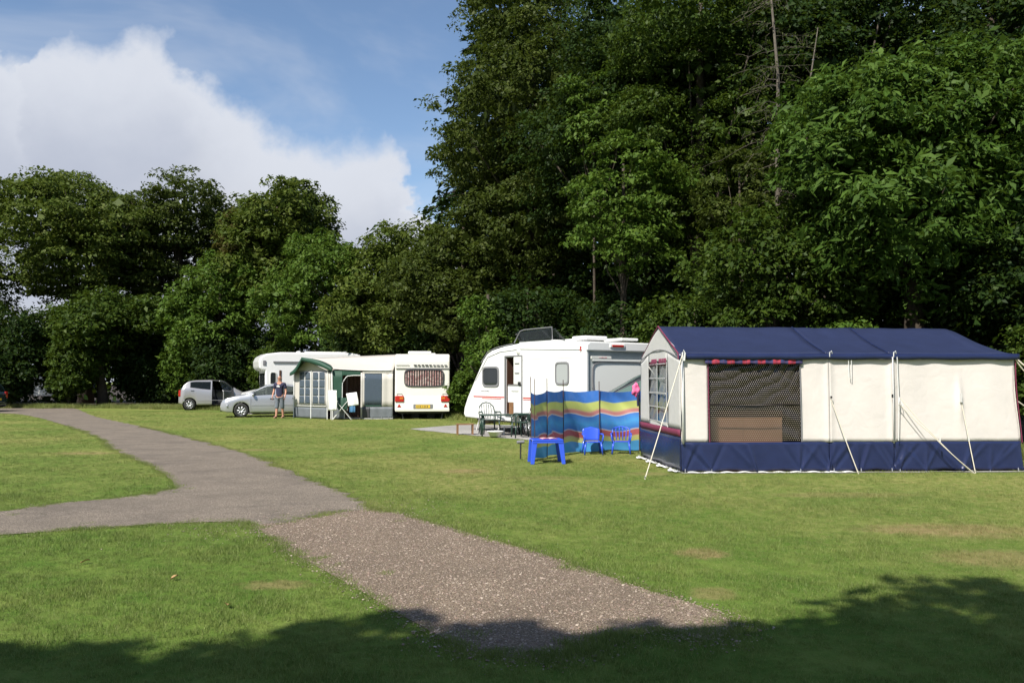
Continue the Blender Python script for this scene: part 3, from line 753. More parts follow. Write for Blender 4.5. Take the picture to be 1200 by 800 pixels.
# nearly bare larch with a pale trunk
def larch():
    rs = np.random.RandomState(21); t = thing('larch_tree', 'thin larch with pale bare trunk and dead twigs left of the chestnut', 'tree', (7.75, 24.8, 0), 0, GW)
    mb = MB(); mb.tube([(0, 0, -.1), (.02, 0, 4), (.05, 0, 8), (.1, 0, 10.5), (-.15, 0, 14)], [.13, .1, .075, .05, .02], 7)
    mb.tube([(.04, 0, 7.6), (.5, -.1, 8.6), (.95, -.1, 10), (1.3, 0, 12)], [.05, .04, .03, .012], 6)
    tw = MB(); Ps = []
    for k in range(85):
        z = rs.uniform(5.2, 13.5); a = rs.uniform(0, 2*pi); l = rs.uniform(.5, 1.7)*(1.15-.05*(z-5))
        d = Vector((cos(a), sin(a), 0)); s = Vector((.04, 0, z)); pts = [s]
        for j in range(1, 5): pts.append(s+d*l*j/4+Vector((rs.normal(0, .05), rs.normal(0, .05), -.32*l*(j/4)**1.4+rs.normal(0, .04))))
        tw.tube(pts, [.012, .009, .007, .005, .003], 3, False)
        for j in range(6):
            b = pts[rs.randint(1, 5)]; e = b+Vector(tuple(rs.normal(0, .2, 3)))+d*.12+Vector((0, 0, -.1)); tw.tube([b, (b+e)/2+Vector((0, 0, .03)), e], [.005, .004, .002], 3, False)
            if z > 5.9:
                for _ in range(5): Ps.append(tuple(b.lerp(e, rs.uniform(.1, 1.1))))
    P = np.array(Ps)+rs.normal(0, .05, (len(Ps), 3)); N = len(P); L = rs.uniform(.05, .13, N)
    V = leaf_quads(P, unit(rs.normal(size=(N, 3))+np.array([0, 0, .7])), rs.normal(size=(N, 3)), L, L*.4)
    me = raw_mesh('crown', V, np.arange(len(V)), 'leaf_beech_olive'); c = bpy.data.objects.new('crown', me); C.objects.link(c); c.parent = t
    mb.build('trunk', 'bark_pale', t, True); o = tw.build('twigs', 'bark_pale', t); return t
larch()

# trees behind the photographer; only their shade is seen on the near lawn
GB = 'trees behind the viewer that shade the near lawn'
SHADE = [((-1.5, 4.8), 11, 'broad tree behind the viewer, shading the bottom left of the lawn'),
         ((1.05, 4.85), 12, 'tall tree behind the viewer, shading the end of the gravel path'),
         ((2.7, 5.4), 12, 'tree behind the viewer, shading the lower right lawn below the tent'),
         ((-4.7, 4.75), 12, 'tree left behind the viewer, shading the bottom left corner'),
         ((5.1, 6.0), 11, 'tree right behind the viewer, its fingers of shade reaching the right edge')]
first = None
for i, ((sx, sy), h, lab) in enumerate(SHADE):
    # the top of each crown throws its shade on the given spot of the lawn
    k = 1/math.tan(SUN_EL); x = sx-sin(SUN_AZ)*k*h; y = sy-cos(SUN_AZ)*k*h
    if first is None:
        first = tree('shade_tree', lab, x, y, 2.7, 12.3, 3.0, 'leaf_beech', GB, .3, seed=61, lobes=15, clumps=460, per=62, leaf=.22, cr=.17, flat=.6, back=0, core=2.6, lobe_r=.46)
    else:
        o = copy_tree(first); place(o, (x, y, h-12), i*1.3, lab, GB)
        if h > 11: o.location.z = .0; o.scale = (1, 1, 13.3/12.3)
    o = first if i == 0 else o
    if h <= 11: o.location.z = 0

# rough grass and weeds along the foot of the wood
mat('leaf_litter', (.035, .024, .014), .95, var=.5, vscale=1.5, bump=.6, bscale=12)
sheet('woodland_floor', [(-90, 58), (-50, 55), (-30, 50), (-22.5, 49.8), (-17, 47.4), (-12, 45), (-6, 42.6), (-2, 37), (0, 33.6), (3.5, 29.6), (5.4, 25), (8.2, 20.9), (10.8, 18.6), (14, 17.6), (60, 16), (120, 320), (-260, 320), (-160, 70)], 'leaf_litter', .012)
def rough_strip():
    rs = np.random.RandomState(8); path = [(-50, 55), (-30, 49), (-22.5, 48.8), (-17, 46.6), (-12, 44.2), (-6, 42), (-2.3, 37), (0, 32.5), (3.5, 28.5), (5.2, 24), (8, 19.8), (10.6, 17.4), (14, 16.6)]
    X = []; Y = []
    for (x0, y0), (x1, y1) in zip(path, path[1:]):
        n = int(hypot(x1-x0, y1-y0)*150); t = rs.uniform(0, 1, n); X.append(x0+(x1-x0)*t+rs.normal(0, .5, n)); Y.append(y0+(y1-y0)*t+rs.normal(0, .45, n)+.2)
    X = np.concatenate(X); Y = np.concatenate(Y)
    k = ~((X > -24.6) & (X < -21.3) & (Y < 52)) | (rs.uniform(size=len(X)) < .2); X, Y = X[k], Y[k]
    o = gn_scatter('rough_grass', np.stack([X, Y, np.zeros_like(X)], 1), rs.uniform(.35, .95, len(X)), tuft_coll('rough_sources', 'blade', 34, .22, .34, .022, 4, .6))
    tag(o, 'long rough grass and weeds along the foot of the hedge and wood', 'grass')
rough_strip()
print('LEAVES', NLEAF)
# ------------------------------------------------------------------ materials with a pattern of their own
def netmat():
    m = bpy.data.materials.new('window_net'); m.use_nodes = True; MAT['window_net'] = m
    g = NT(m.node_tree); sp = g.n('ShaderNodeSeparateXYZ', None, Vector=g.n('ShaderNodeTexCoord').outputs['Object'])
    a = g.math('DIVIDE', sp.outputs[0], .036); b = g.math('DIVIDE', sp.outputs[2], .036)
    row = g.math('MODULO', g.math('FLOOR', b), 2.0)
    u = g.math('SUBTRACT', g.math('FRACT', g.math('ADD', a, g.math('MULTIPLY', row, .5))), .5); v = g.math('SUBTRACT', g.math('FRACT', b), .5)
    d = g.math('ADD', g.math('MULTIPLY', u, u), g.math('MULTIPLY', v, v))
    dot = g.math('LESS_THAN', d, .032)
    p = g.n('ShaderNodeBsdfPrincipled', None, Base_Color=g.mix(dot, (.016, .012, .009), (.44, .39, .33)), Roughness=.2)
    t = g.n('ShaderNodeBsdfTransparent', None, Color=(1, 1, 1))
    f = g.math('MULTIPLY', g.math('SUBTRACT', 1.0, dot), .46)
    g.n('ShaderNodeOutputMaterial', None, Surface=g.n('ShaderNodeMixShader', None, _0=f, _1=p.outputs[0], _2=t.outputs[0]).outputs[0])
netmat()
def plaidmat():
    m = bpy.data.materials.new('plaid'); m.use_nodes = True; MAT['plaid'] = m
    g = NT(m.node_tree); sp = g.n('ShaderNodeSeparateXYZ', None, Vector=g.n('ShaderNodeTexCoord').outputs['Object'])
    a = g.math('LESS_THAN', g.math('FRACT', g.math('DIVIDE', sp.outputs[0], .268)), .52)
    b = g.math('LESS_THAN', g.math('FRACT', g.math('DIVIDE', sp.outputs[0], .067)), .2)
    c = g.math('LESS_THAN', g.math('FRACT', g.math('DIVIDE', sp.outputs[2], .05)), .3)
    col = g.mix(a, (.03, .04, .13), (.42, .035, .06)); col = g.mix(g.math('MULTIPLY', b, .6), col, (.09, .03, .08)); col = g.mix(g.math('MULTIPLY', c, .5), col, (.10, .04, .10))
    p = g.n('ShaderNodeBsdfPrincipled', None, Base_Color=col, Roughness=.7)
    g.n('ShaderNodeOutputMaterial', None, Surface=p.outputs[0])
plaidmat()
def stripemat():
    m = bpy.data.materials.new('windbreak_stripe'); m.use_nodes = True; MAT['windbreak_stripe'] = m
    g = NT(m.node_tree); uv = g.n('ShaderNodeUVMap').outputs[0]; sp = g.n('ShaderNodeSeparateXYZ', None, Vector=uv)
    blue = (.025, .19, .68); lb = (.05, .38, .84); yg = (.62, .68, .16); pk = (.62, .22, .20); wh = (.72, .66, .62); rd = (.55, .10, .10)
    st = [(0, lb), (.15, lb), (.16, yg), (.23, (.62, .55, .22)), (.25, rd), (.33, rd), (.335, wh), (.36, blue), (.48, lb), (.60, blue), (.61, wh), (.63, pk), (.67, pk), (.68, (.66, .42, .22)), (.71, yg), (.82, yg), (.83, blue), (1, blue)]
    col = g.ramp(sp.outputs[1], st)
    n = g.noise(uv, 7, 4, .6); col = g.mix(g.math('MULTIPLY', n, .25), col, (.4, .45, .5))
    p = g.n('ShaderNodeBsdfPrincipled', None, Base_Color=col, Roughness=.4)
    t = g.n('ShaderNodeBsdfTranslucent', None, Color=col)
    g.n('ShaderNodeOutputMaterial', None, Surface=g.n('ShaderNodeMixShader', None, _0=.25, _1=p.outputs[0], _2=t.outputs[0]).outputs[0])
stripemat()
def pleatmat(name, c1, c2, per):
    m = bpy.data.materials.new(name); m.use_nodes = True; MAT[name] = m
    g = NT(m.node_tree); pos = g.n('ShaderNodeTexCoord').outputs['Object']
    n = g.n('ShaderNodeMapRange', None, Value=g.noise(pos, per, 3, .6), From_Min=.4, From_Max=.6).outputs[0]
    p = g.n('ShaderNodeBsdfPrincipled', None, Base_Color=g.mix(n, c1, c2), Roughness=.85)
    g.n('ShaderNodeOutputMaterial', None, Surface=p.outputs[0])
pleatmat('pink_print', (.62, .47, .43), (.34, .16, .16), 9)

# ------------------------------------------------------------------ the big blue and cream tent
TN = thing('trailer_tent', 'large navy and cream frame tent with a netted window facing the lawn', 'tent', (2.92, 14.8, 0), .047)
TL, TD, EZ, RZ = 6.08, 3.0, 2.06, 2.62
def ridge_z(x):
    P = [(-.1, RZ), (2.4, RZ-.012), (3.6, RZ-.02), (5.45, RZ-.02), (5.58, RZ-.03), (5.7, 2.55), (5.8, 2.51), (5.84, 2.42), (5.89, 2.28), (5.95, 2.15), (6.02, EZ)]
    return float(np.interp(x, [p[0] for p in P], [p[1] for p in P]))
def roof_pt(x, y):
    f = max(0, 1-abs(y-TD/2)/(TD/2+.06)); z = EZ+(ridge_z(x)-EZ)*f
    return (x, y, z-.04*sin(pi*f)*(1 if x < 5.5 else .5))
def roof_sec(x0, x1, n):
    mb = MB(); mb.grid(lambda u, v: (lambda x: (lambda p: (p[0], p[1], p[2]-.022*sin(pi*u)*(.35+sin(pi*min(1, 2*min(v, 1-v))))-.006*sin(u*19+v*7)*sin(v*11)))(roof_pt(x, -.06+v*(TD+.12))))(x0+(x1-x0)*u), n, 24)
    mb.build('roof_panel', 'navy_canvas', TN, True, solid=.006)
roof_sec(-.05, 2.55, 20); roof_sec(2.553, 3.68, 12); roof_sec(3.683, 6.02, 60)
for x in (2.552, 3.682):
    MB().tube([Vector(roof_pt(x, -.06+k/20*(TD+.12)))+Vector((0, 0, .006)) for k in range(21)], .013, 5).build('roof_seam', 'navy_skirt', TN, True)
# valance strip along the front eave, and piping up the gable
MB().grid(lambda u, v: (-.05+u*6.07, -.066+.006*sin(u*70), EZ-.005-v*(.10+.006*sin(u*41))), 90, 2).build('valance', 'navy_skirt', TN, True, solid=.004)
MB().grid(lambda u, v: (-.05+u*6.2, TD+.066, EZ-.005-v*.1), 60, 2).build('valance', 'navy_skirt', TN, True, solid=.004)
MB().tube([(-.055, -.07, EZ-.10), (-.055, -.06, EZ), (-.055, TD/2, RZ+.004), (-.055, TD+.06, EZ), (-.055, TD+.07, EZ-.1)], .014, 5).build('piping', 'burgundy', TN)

def wob(x, z):  # slack in the canvas walls
    return .014*sin(x*3.1+1)*sin(z*1.7)+.008*sin(x*8.3+z*2)
def bulge(x, z):  # right end pulled out at the foot
    return .03*max(0, (x-5.4)/.5)*(2.0-z)
def wall(x0, x1, z0, z1, m='cream_canvas', name='wall_panel', nx=14, nz=20, edge=0.0):
    mb = MB()
    def fn(u, v):
        x = x0+(x1-x0)*u; z = z0+(z1-z0)*v; y = wob(x, z)
        if abs(x-4.95) < .6 and z1 > 1.8:   # puckers round the guy loop
            y -= .055*math.exp(-((x-4.95)/.05)**2-((z-1.22)/.30)**2)
        for sx, pull in ((2.61, .03), (3.75, .035)):
            y -= pull*math.exp(-((x-sx)/.06)**2)
        return (x+bulge(x, z)+edge*u*sin(z*3.2)*.03, y, z)
    mb.grid(fn, nx, nz); return mb.build(name, m, TN, True, solid=.004)
wall(.0, .475, .52, 1.99); wall(2.12, 2.607, .52, 1.99); wall(2.613, 3.747, .52, 1.99, nx=26); wall(3.753, 5.96, .52, 1.99, nx=60, edge=1)
# flap edges beside the window
MB().tube([(.48, -.01, 1.93), (.487, -.012, 1.2), (.50, -.01, .53)], .011, 5).build('piping', 'burgundy', TN)
MB().tube([(2.105, -.01, 1.93), (2.112, -.012, 1.2), (2.118, -.01, .53)], .011, 5).build('zip', 'mid_grey', TN)
def net(u, v):
    x = .475+u*1.64; z = .53+v*1.41
    ph = z*15-x*5.5*(1+.4*u)+1.3*sin(x*3.1+z*2)+.6*sin(z*9+x*7)
    w = .030*(1-abs(sin(ph)))**1.5*max(0, v-.36)*1.6+.024*(1-abs(sin(x*9+z*6.5+1.2*sin(z*8))))**2*max(0, v-.55)*1.8
    w += .02*math.exp(-((u-.92)/.10)**2)*sin(z*20+x*9)*(1-v)
    return (x, .03+w, z)
MB().grid(net, 110, 110).build('window_net', 'window_net', TN, True)
MB().grid(lambda u, v: (.42+u*1.72, -.05-.006*sin(u*74), 1.965-v*(.085+.008*abs(sin(u*20)))), 80, 3).build('pelmet', 'plaid', TN, True, solid=.004)
MB().tube([(.48, .02, 1.17), (1.3, .018, 1.155), (2.11, .02, 1.18)], .009, 5).build('window_seam', 'interior_dark', TN)
# skirt with folds rising from the pegs
PEGS = [.06, .52, 1.3, 2.08, 2.56, 2.67, 3.15, 3.70, 3.84, 4.3, 4.95, 5.45, 5.96]
def skirt(x0, x1, n):
    mb = MB()
    def fn(u, v):
        x = x0+(x1-x0)*u; z = .025+.50*v; y = wob(x, z)*.6-.012; h = 1-v
        for k, p in enumerate(PEGS):
            rr = random.Random(k*3+1)
            for _ in range(4):
                a = rr.uniform(-.55, .55); s = rr.choice((-1, 1))
                y += s*.022*math.exp(-((x-p-a*v)/(.016+.035*v))**2)*(1-v*.75)
        q = min(abs(x-p) for p in PEGS); z += .03*min(1, q/.3)*h*h*(.4+.6*sin(x*2.3)**2)
        return (x+bulge(x, z)*1.4, y-.02*h, z)
    mb.grid(fn, n, 12).build('skirt', 'navy_skirt', TN, True, solid=.003)
skirt(0, 2.6, 150); skirt(2.606, 3.745, 70); skirt(3.75, 5.96, 140)
for p in PEGS:
    MB().tube([(p, -.03, .05), (p-.005, -.075, -.03)], [.009, .006], 5).tube([(p, -.03, .07), (p, -.05, .035)], .006, 5).build('peg', 'pole_steel', TN)
MB().grid(lambda u, v: (.1+u*2.9, -.03-v*(.03+.06*abs(sin(u*9))), .022+.008*sin(u*60)-.012*v), 120, 2).build('mud_flap', 'hem_white', TN, True, solid=.003)
# gable: local y runs along it
def gab(y): return -.10*(y/TD)
def gwall(y0, y1, z0, z1, m, name, top=None, nx=10, nz=12, off=0.0):
    def fn(u, v):
        y = y0+(y1-y0)*u; zt = z1 if top is None else top(y); z = z0+(zt-z0)*v
        return (gab(y)+off+.008*sin(y*5+z*3), y, z)
    return MB().grid(fn, nx, nz).build(name, m, TN, True, solid=.004)
arc = lambda y: 1.97+.20*sin(pi*min(1, max(0, y/TD)))
gwall(.0, .86, .73, 0, 'shaded_cream_canvas', 'gable_panel', top=arc)
gwall(2.28, TD, .73, 0, 'shaded_cream_canvas', 'gable_panel', top=arc)
gwall(.86, 2.28, 1.95, 0, 'shaded_cream_canvas', 'gable_panel', top=arc)
gwall(.86, 2.28, .72, .82, 'shaded_cream_canvas', 'gable_panel')
gwall(.02, TD-.02, 2.0, 0, 'shaded_cream_canvas', 'gable_peak', top=lambda y: EZ+(RZ-EZ)*(1-abs(y-TD/2)/(TD/2))-.02, off=.012, nx=20)
MB().tube([(gab(TD*k/16)-.012, TD*k/16, arc(TD*k/16)) for k in range(17)], .010, 5).build('gable_seam', 'mid_grey', TN)
gwall(.0, TD, .62, .74, 'burgundy', 'trim_band', off=-.018, nx=16, nz=2)
gwall(.0, TD, .03, .63, 'navy_skirt', 'skirt', off=-.010, nx=30, nz=6)
MB().grid(lambda u, v: (gab(u*TD)-.02-v*(.10+.06*sin(u*23)), u*TD-.02, .024+.010*sin(u*70)), 40, 2).build('mud_flap', 'hem_white', TN, True, solid=.003)
for y in (.05, .8, 1.6, 2.3, 2.95):
    MB().tube([(gab(y)-.05, y, .05), (gab(y)-.1, y, -.03)], .008, 5).build('peg', 'pole_steel', TN)
# its window: two columns of panes, each in white bars
gw = MB().box((gab(1.57)-.012, 1.57, 1.35), (.01, 1.42, .03)).build('gable_window', 'net_white', TN)
for c in range(2):
    y0 = .88+c*.70
    for r in range(4):
        z0 = .83+r*.27
        MB().grid(lambda u, v: (gab(y0)-.004+.012*sin(u*9+v*5+r), y0+.02+u*.64, z0+v*.255), 8, 4).build('pane', 'pane_film', gw, True)
    MB().grid(lambda u, v: (gab(y0)-.02-.006*sin(u*30), y0+u*.66, 2.0-v*.13), 16, 2).build('window_pelmet', 'burgundy', gw, True, solid=.003)
bars = MB()
for y in (.87, 1.57, 2.27): bars.box((gab(y)-.016, y, 1.37), (.008, .022, 1.12))
for z in (.82, 1.09, 1.36, 1.63, 1.9): bars.box((gab(1.57)-.019, 1.57, z), (.006, 1.42, .016))
bars.build('glazing_bars', 'net_white', gw)
# back and right walls
MB().grid(lambda u, v: (-.08+u*.3, TD, .05+v*1.95), 3, 8).build('back_wall', 'shaded_cream_canvas', TN, True, solid=.004)
MB().grid(lambda u, v: (1.4+u*4.7, TD, .05+v*1.95), 20, 8).build('back_wall', 'cream_canvas', TN, True, solid=.004)
MB().grid(lambda u, v: (.22+u*1.18, TD, .05+v*.6), 6, 3).build('back_wall', 'navy_skirt', TN, True, solid=.004)
MB().grid(lambda u, v: (.22+u*1.18, TD, 1.75+v*.25), 6, 3).build('back_wall', 'shaded_cream_canvas', TN, True, solid=.004)
MB().box((.81, TD, 1.2), (1.18, .004, 1.1)).build('back_window', 'clear_glass', TN)
def rw(z0, z1, m, n):
    MB().grid(lambda u, v: (5.955+bulge(5.96, z0+(z1-z0)*v)*1.3+.05*sin(pi*(z0+(z1-z0)*v)/2)*sin(pi*u)+.02*sin((z0+(z1-z0)*v)*3.2), u*TD, z0+(z1-z0)*v), 12, 10).build(n, m, TN, True, solid=.004)
rw(.52, 2.03, 'cream_canvas', 'end_wall'); rw(.03, .52, 'navy_skirt', 'skirt')
MB().tube([(5.97+bulge(5.96, z)*1.3+.02*sin(z*3.2), -.02, z) for z in np.linspace(.5, 2.0, 9)], .009, 5).build('piping', 'burgundy', TN)
# poles and ground sheet
for x in (.02, 2.6, 3.74, 5.92):
    MB().tube([(x, .04, 0), (x, .04, 2.0)], .013, 6).build('pole', 'pole_steel', TN)
for x in (2.61, 3.75):
    MB().tube([(x, -.065, 2.0), (x, -.075, 2.08), (x+.03, -.08, 2.10), (x+.05, -.06, 2.06)], .009, 6).build('pole_hook', 'hem_white', TN)
MB().tube([(.03, -.085, 1.93), (.015, -.09, 2.06), (.035, -.09, 2.11), (.06, -.09, 2.06), (.05, -.085, 1.93)], .014, 6).build('pole_hook', 'hem_white', TN)
MB().tube([(3.80, -.09, 2.0), (3.81, -.10, 1.2), (3.80, -.08, .55)], .007, 5).build('tie_cord', 'hem_white', TN)
MB().tube([(3.72, -.09, 2.0), (3.715, -.10, 1.2), (3.72, -.08, .5)], .012, 5).build('seam', 'shaded_cream_canvas', TN, True)
MB().tube([(.03, -.035, .5), (.03, -.035, 1.95)], .018, 6).build('seam', 'hem_white', TN, True)
MB().box((3.05, 1.5, .012), (6.0, 2.96, .012)).build('groundsheet', 'interior_dark', TN)
MB().grid(lambda u, v: (.95+u*2.3, 2.2+.03*sin(u*60), .05+v*1.95), 60, 3).build('curtain_or_dark_sheet', 'interior_dark', TN, True)  # added dark sheet that dims what shows through the window net
# trailer box inside the right part keeps that part of the tent dark
def guy(pts, r=.008, peg=True):
    P = []
    for a, b in zip(pts, pts[1:]):
        for k in range(6):
            t = k/6; v = Vector(a).lerp(Vector(b), t); v.z -= .02*sin(pi*t); P.append(v)
    P.append(Vector(pts[-1]))
    g_ = MB().tube(P, r, 5).build('guy_rope', 'rope', TN)
    e = Vector(pts[-1])
    if peg: MB().tube([e+Vector((0, 0, .05)), e+Vector((.03, .03, -.06))], [.012, .007], 5).build('peg', 'pole_steel', g_)
    m = Vector(pts[0]).lerp(e, .55); MB().box(m, (.018, .012, .05)).build('runner', 'hem_white', g_)
guy([(.02, -.08, 2.05), (-.83, -.95, 0)], .009)
guy([(2.62, -.06, 1.28), (2.98, -.30, 0)])
guy([(3.84, -.10, 1.28), (4.28, -.22, .72), (4.98, -.30, 0)], .007); guy([(3.80, -.10, 1.20), (4.26, -.24, .70), (5.0, -.32, 0)], .007, False)
guy([(4.95, -.05, 1.26), (5.03, -.30, 0)])
guy([(5.97, -.05, 1.98), (6.2, -.1, 1.78), (7.3, -.6, 1.45), (7.9, -1.0, 0)], .012)
guy([(5.97, -.03, 1.96), (6.2, .0, 1.70), (7.4, .6, 1.3), (8.0, .9, 0)], .012)
guy([(6.03, .02, 1.22), (6.4, .0, 1.0), (7.3, -.2, 0)], .008)
MB().tube([(2.95, -.05, 1.98), (2.95, -.08, 1.65), (2.98, -.08, 1.62), (3.0, -.06, 1.95)], .006, 4).build('tie_cord', 'hem_white', TN)
MB().tube([(3.83, -.10, 1.30), (3.80, -.12, 1.18), (3.86, -.12, 1.14), (3.86, -.11, 1.2), (3.84, -.1, 1.26)], .006, 4).build('tie_cord', 'hem_white', TN)
MB().box((4.93, -.09, 1.29), (.035, .02, .16)).build('guy_loop', 'shaded_cream_canvas', TN)
MB().box((2.62, -.085, 1.30), (.03, .015, .04)).build('buckle', 'black_plastic', TN)
MB().box((3.70, -.10, 1.32), (.03, .015, .06)).build('buckle', 'black_plastic', TN)
def W_(o_local):   # tent local to world
    c_, s_ = cos(.047), sin(.047); return (2.92+o_local[0]*c_-o_local[1]*s_, 14.8+o_local[0]*s_+o_local[1]*c_)
# furniture seen through the net
cb = thing('storage_unit', 'brown folding storage unit seen through the netted tent window', 'cabinet', (*W_((1.20, .55)), .02), .047)
MB().box((-.0, 0, .46), (1.42, .4, .92), 0).build('body', 'brown_board', cb, bevel=.01)
MB().box((0, -.205, .985), (1.42, .02, .11)).build('rail', 'dark_wood', cb)
MB().box((0, 0, .95), (1.46, .42, .03)).build('top', 'dark_wood', cb)
for x in (-.35, .35): MB().box((x, -.203, .5), (.69, .012, .8)).build('door', 'brown_board', cb)
bed = thing('bed_unit', 'dark inner sleeping compartment at the trailer end inside the tent', 'bed', (*W_((4.5, 1.6)), .02), .047)
MB().box((0, 0, .45), (2.6, 2.4, .25)).build('base', 'mid_grey', bed, bevel=.03)
MB().box((0, 0, .66), (2.5, 2.3, .14)).build('mattress', 'seat_cloth', bed, bevel=.05)
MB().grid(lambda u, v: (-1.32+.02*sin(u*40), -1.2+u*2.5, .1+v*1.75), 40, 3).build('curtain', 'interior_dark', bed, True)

# ------------------------------------------------------------------ windbreak
WB = thing('windbreak', 'striped blue, yellow and red windbreak on wooden poles beside the tent', 'windbreak', (0, 0, 0))
wp = [(at(622, 16.9), 16.9), (at(641, 17.6), 17.6), (at(660, 18.4), 18.4), (at(702, 19.0), 19.0), (at(748.5, 19.3), 19.3), (at(800, 19.35), 19.35)]
for i, ((x0, y0), (x1, y1)) in enumerate(zip(wp, wp[1:])):
    L = hypot(x1-x0, y1-y0); nx, ny = -(y1-y0)/L, (x1-x0)/L; big = .17 if i > 1 else .07
    mb = MB(); NU, NV = 22, 24
    def fn(u, v, i=i):
        sag = (.035 if i != 0 else .09)*sin(pi*u)*(v**2); w = big*sin(pi*u)*(.6*sin(v*7+u*4+i*2)+.5)+.02*sin(v*19+u*13+i)*sin(pi*u)
        z = .03+1.36*v-sag-(.04*i/4)*v+.012*sin(u*6)*(1-v); return (x0+(x1-x0)*u+nx*w, y0+(y1-y0)*u+ny*w, z)
    mb.grid(fn, NU, NV); o = mb.build('fabric', 'windbreak_stripe', WB, True)
    uvl = o.data.uv_layers.new(name='UVMap')
    for p in o.data.polygons:
        for li in p.loop_indices:
            vi = o.data.loops[li].vertex_index; a, b = vi % (NU+1), vi//(NU+1); wv = b/NV
            uvl.data[li].uv = (a/NU*2+i, max(0, min(1, wv+.03*sin(a*.28+i*1.7)*(wv*(1-wv)*4))))
for i, (x, y) in enumerate(wp):
    MB().tube([(x, y-.02, -.05), (x+.004, y-.02, .8), (x-.003, y-.02, 1.66-.03*i)], .009, 6).build('pole', 'dark_wood', WB)
MB().tube([(wp[0][0]+.08, wp[0][1]+.05, -.02), (wp[0][0]+.075, wp[0][1]+.05, 1.62)], .008, 6).build('pole', 'dark_wood', WB)
pk = thing('cloth', 'crumpled pink cloth draped over the windbreak top beside the tent', 'cloth', (at(744.5, 19.0), 19.0, 1.16))
def blob(u, v):
    a = 2*pi*u; b = pi*v; r = .085*(1+.22*sin(a*3+v*5)+.16*sin(b*5+a)); return (r*sin(b)*cos(a)*.95, r*sin(b)*sin(a)*.8, .22+r*1.5*cos(b))
MB().grid(blob, 18, 12).build('folds', 'pink_cloth', pk, True)
MB().grid(lambda u, v: (.05+.03*cos(6.28*u)*(1-.3*v), -.02+.05*sin(6.28*u), .12-.26*v), 10, 4).build('tail', 'navy_cotton', pk, True)

# ------------------------------------------------------------------ children's blue table and chairs
def table():
    t = thing('childrens_table', 'small blue plastic table on the grass in front of the windbreak', 'table', (at(640, 16.55), 16.55, 0), .10)
    MB().box((0, 0, .455), (.60, .50, .03)).build('tabletop', 'blue_plastic', t, bevel=.02)
    for sy in (-.235, .235): MB().box((0, sy, .42), (.58, .02, .04)).build('apron', 'blue_plastic', t)
    for sx in (-1, 1):
        for sy in (-1, 1):
            mb = MB(); a = Vector((sx*.25, sy*.21, .44)); b = Vector((sx*.30, sy*.245, 0)); w0, w1 = .055, .035
            for (p, w) in ((a, w0), (b, w1)): mb.v += [(p.x-w, p.y-.022, p.z), (p.x+w, p.y-.022, p.z), (p.x+w, p.y+.022, p.z), (p.x-w, p.y+.022, p.z)]
            mb.f += [(0, 1, 2, 3), (7, 6, 5, 4), (0, 4, 5, 1), (1, 5, 6, 2), (2, 6, 7, 3), (3, 7, 4, 0)]; mb.build('leg', 'blue_plastic', t, bevel=.008)
    return t
table()
bk = thing('picture_book', 'open red and white picture book lying on the blue table', 'book', (at(641, 16.55)+.02, 16.5, .472), .3)
MB().grid(lambda u, v: ((u-.5)*.30, (v-.5)*.2, .012*abs(sin(u*2*pi))+.006), 12, 2).build('pages', 'paper_red', bk, True, solid=.005)
MB().box((0, 0, .002), (.31, .21, .004)).build('cover', 'red_lens', bk)
def kid_chair(label, loc, rz, slat=False):
    t = thing('childrens_chair', label, 'chair', loc, rz, 'blue plastic children\'s chairs')
    P = 'blue_plastic'
    MB().grid(lambda u, v: ((u-.5)*.34, (v-.5)*.32, .27-.012*sin(pi*u)*sin(pi*v)), 6, 6).build('seat', P, t, True, solid=.012)
    def fb(u, v): w = .17+.03*v-.06*max(0, v-.75)*2; return ((u-.5)*2*w, .16+.07*v+.03*(1-(2*u-1)**2), .29+.29*v-.05*max(0, v-.8)*abs(2*u-1)*4)
    if not slat: MB().grid(fb, 8, 8).build('backrest', P, t, True, solid=.012)
    else:
        rim = MB().tube([fb(0, v) for v in np.linspace(0, 1, 5)]+[fb(u, 1) for u in np.linspace(.12, .88, 6)]+[fb(1, v) for v in np.linspace(1, 0, 5)], .014, 6)
        for u in (.2, .4, .6, .8): rim.tube([fb(u, v) for v in np.linspace(0, 1, 5)], .011, 5)
        rim.build('backrest', P, t, True)
    for s in (-1, 1):
        MB().tube([(s*.165, -.15, .27), (s*.195, -.17, 0)], [.026, .018], 6).build('leg', P, t, True)
        MB().tube([(s*.165, .15, .28), (s*.20, .21, 0)], [.026, .018], 6).build('leg', P, t, True)
        MB().tube([(s*.18, -.16, .24), (s*.21, -.16, .40), (s*.215, -.10, .435), (s*.21, .08, .435), (s*.19, .19, .43)], [.018, .018, .02, .02, .015], 6).build('armrest', P, t, True)
    return t
kid_chair('blue plastic child\'s chair nearer the blue table, against the windbreak', (at(694, 18.45), 18.45, 0), .05)
c2 = kid_chair('blue plastic child\'s chair with an open slatted back, next to the tent', (at(727.5, 18.6), 18.6, 0), -.12, True)
ml = thing('mallet', 'black mallet standing head up in the grass left of the blue table', 'mallet', (at(610, 17.3), 17.3, 0), .2)
MB().tube([(0, 0, -.03), (.0, 0, .34)], .016, 7).build('handle', 'dark_rubber', ml)
MB().tube([(-.075, 0, .345), (.075, 0, .355)], .035, 10).build('head', 'mid_grey', ml, bevel=.006)
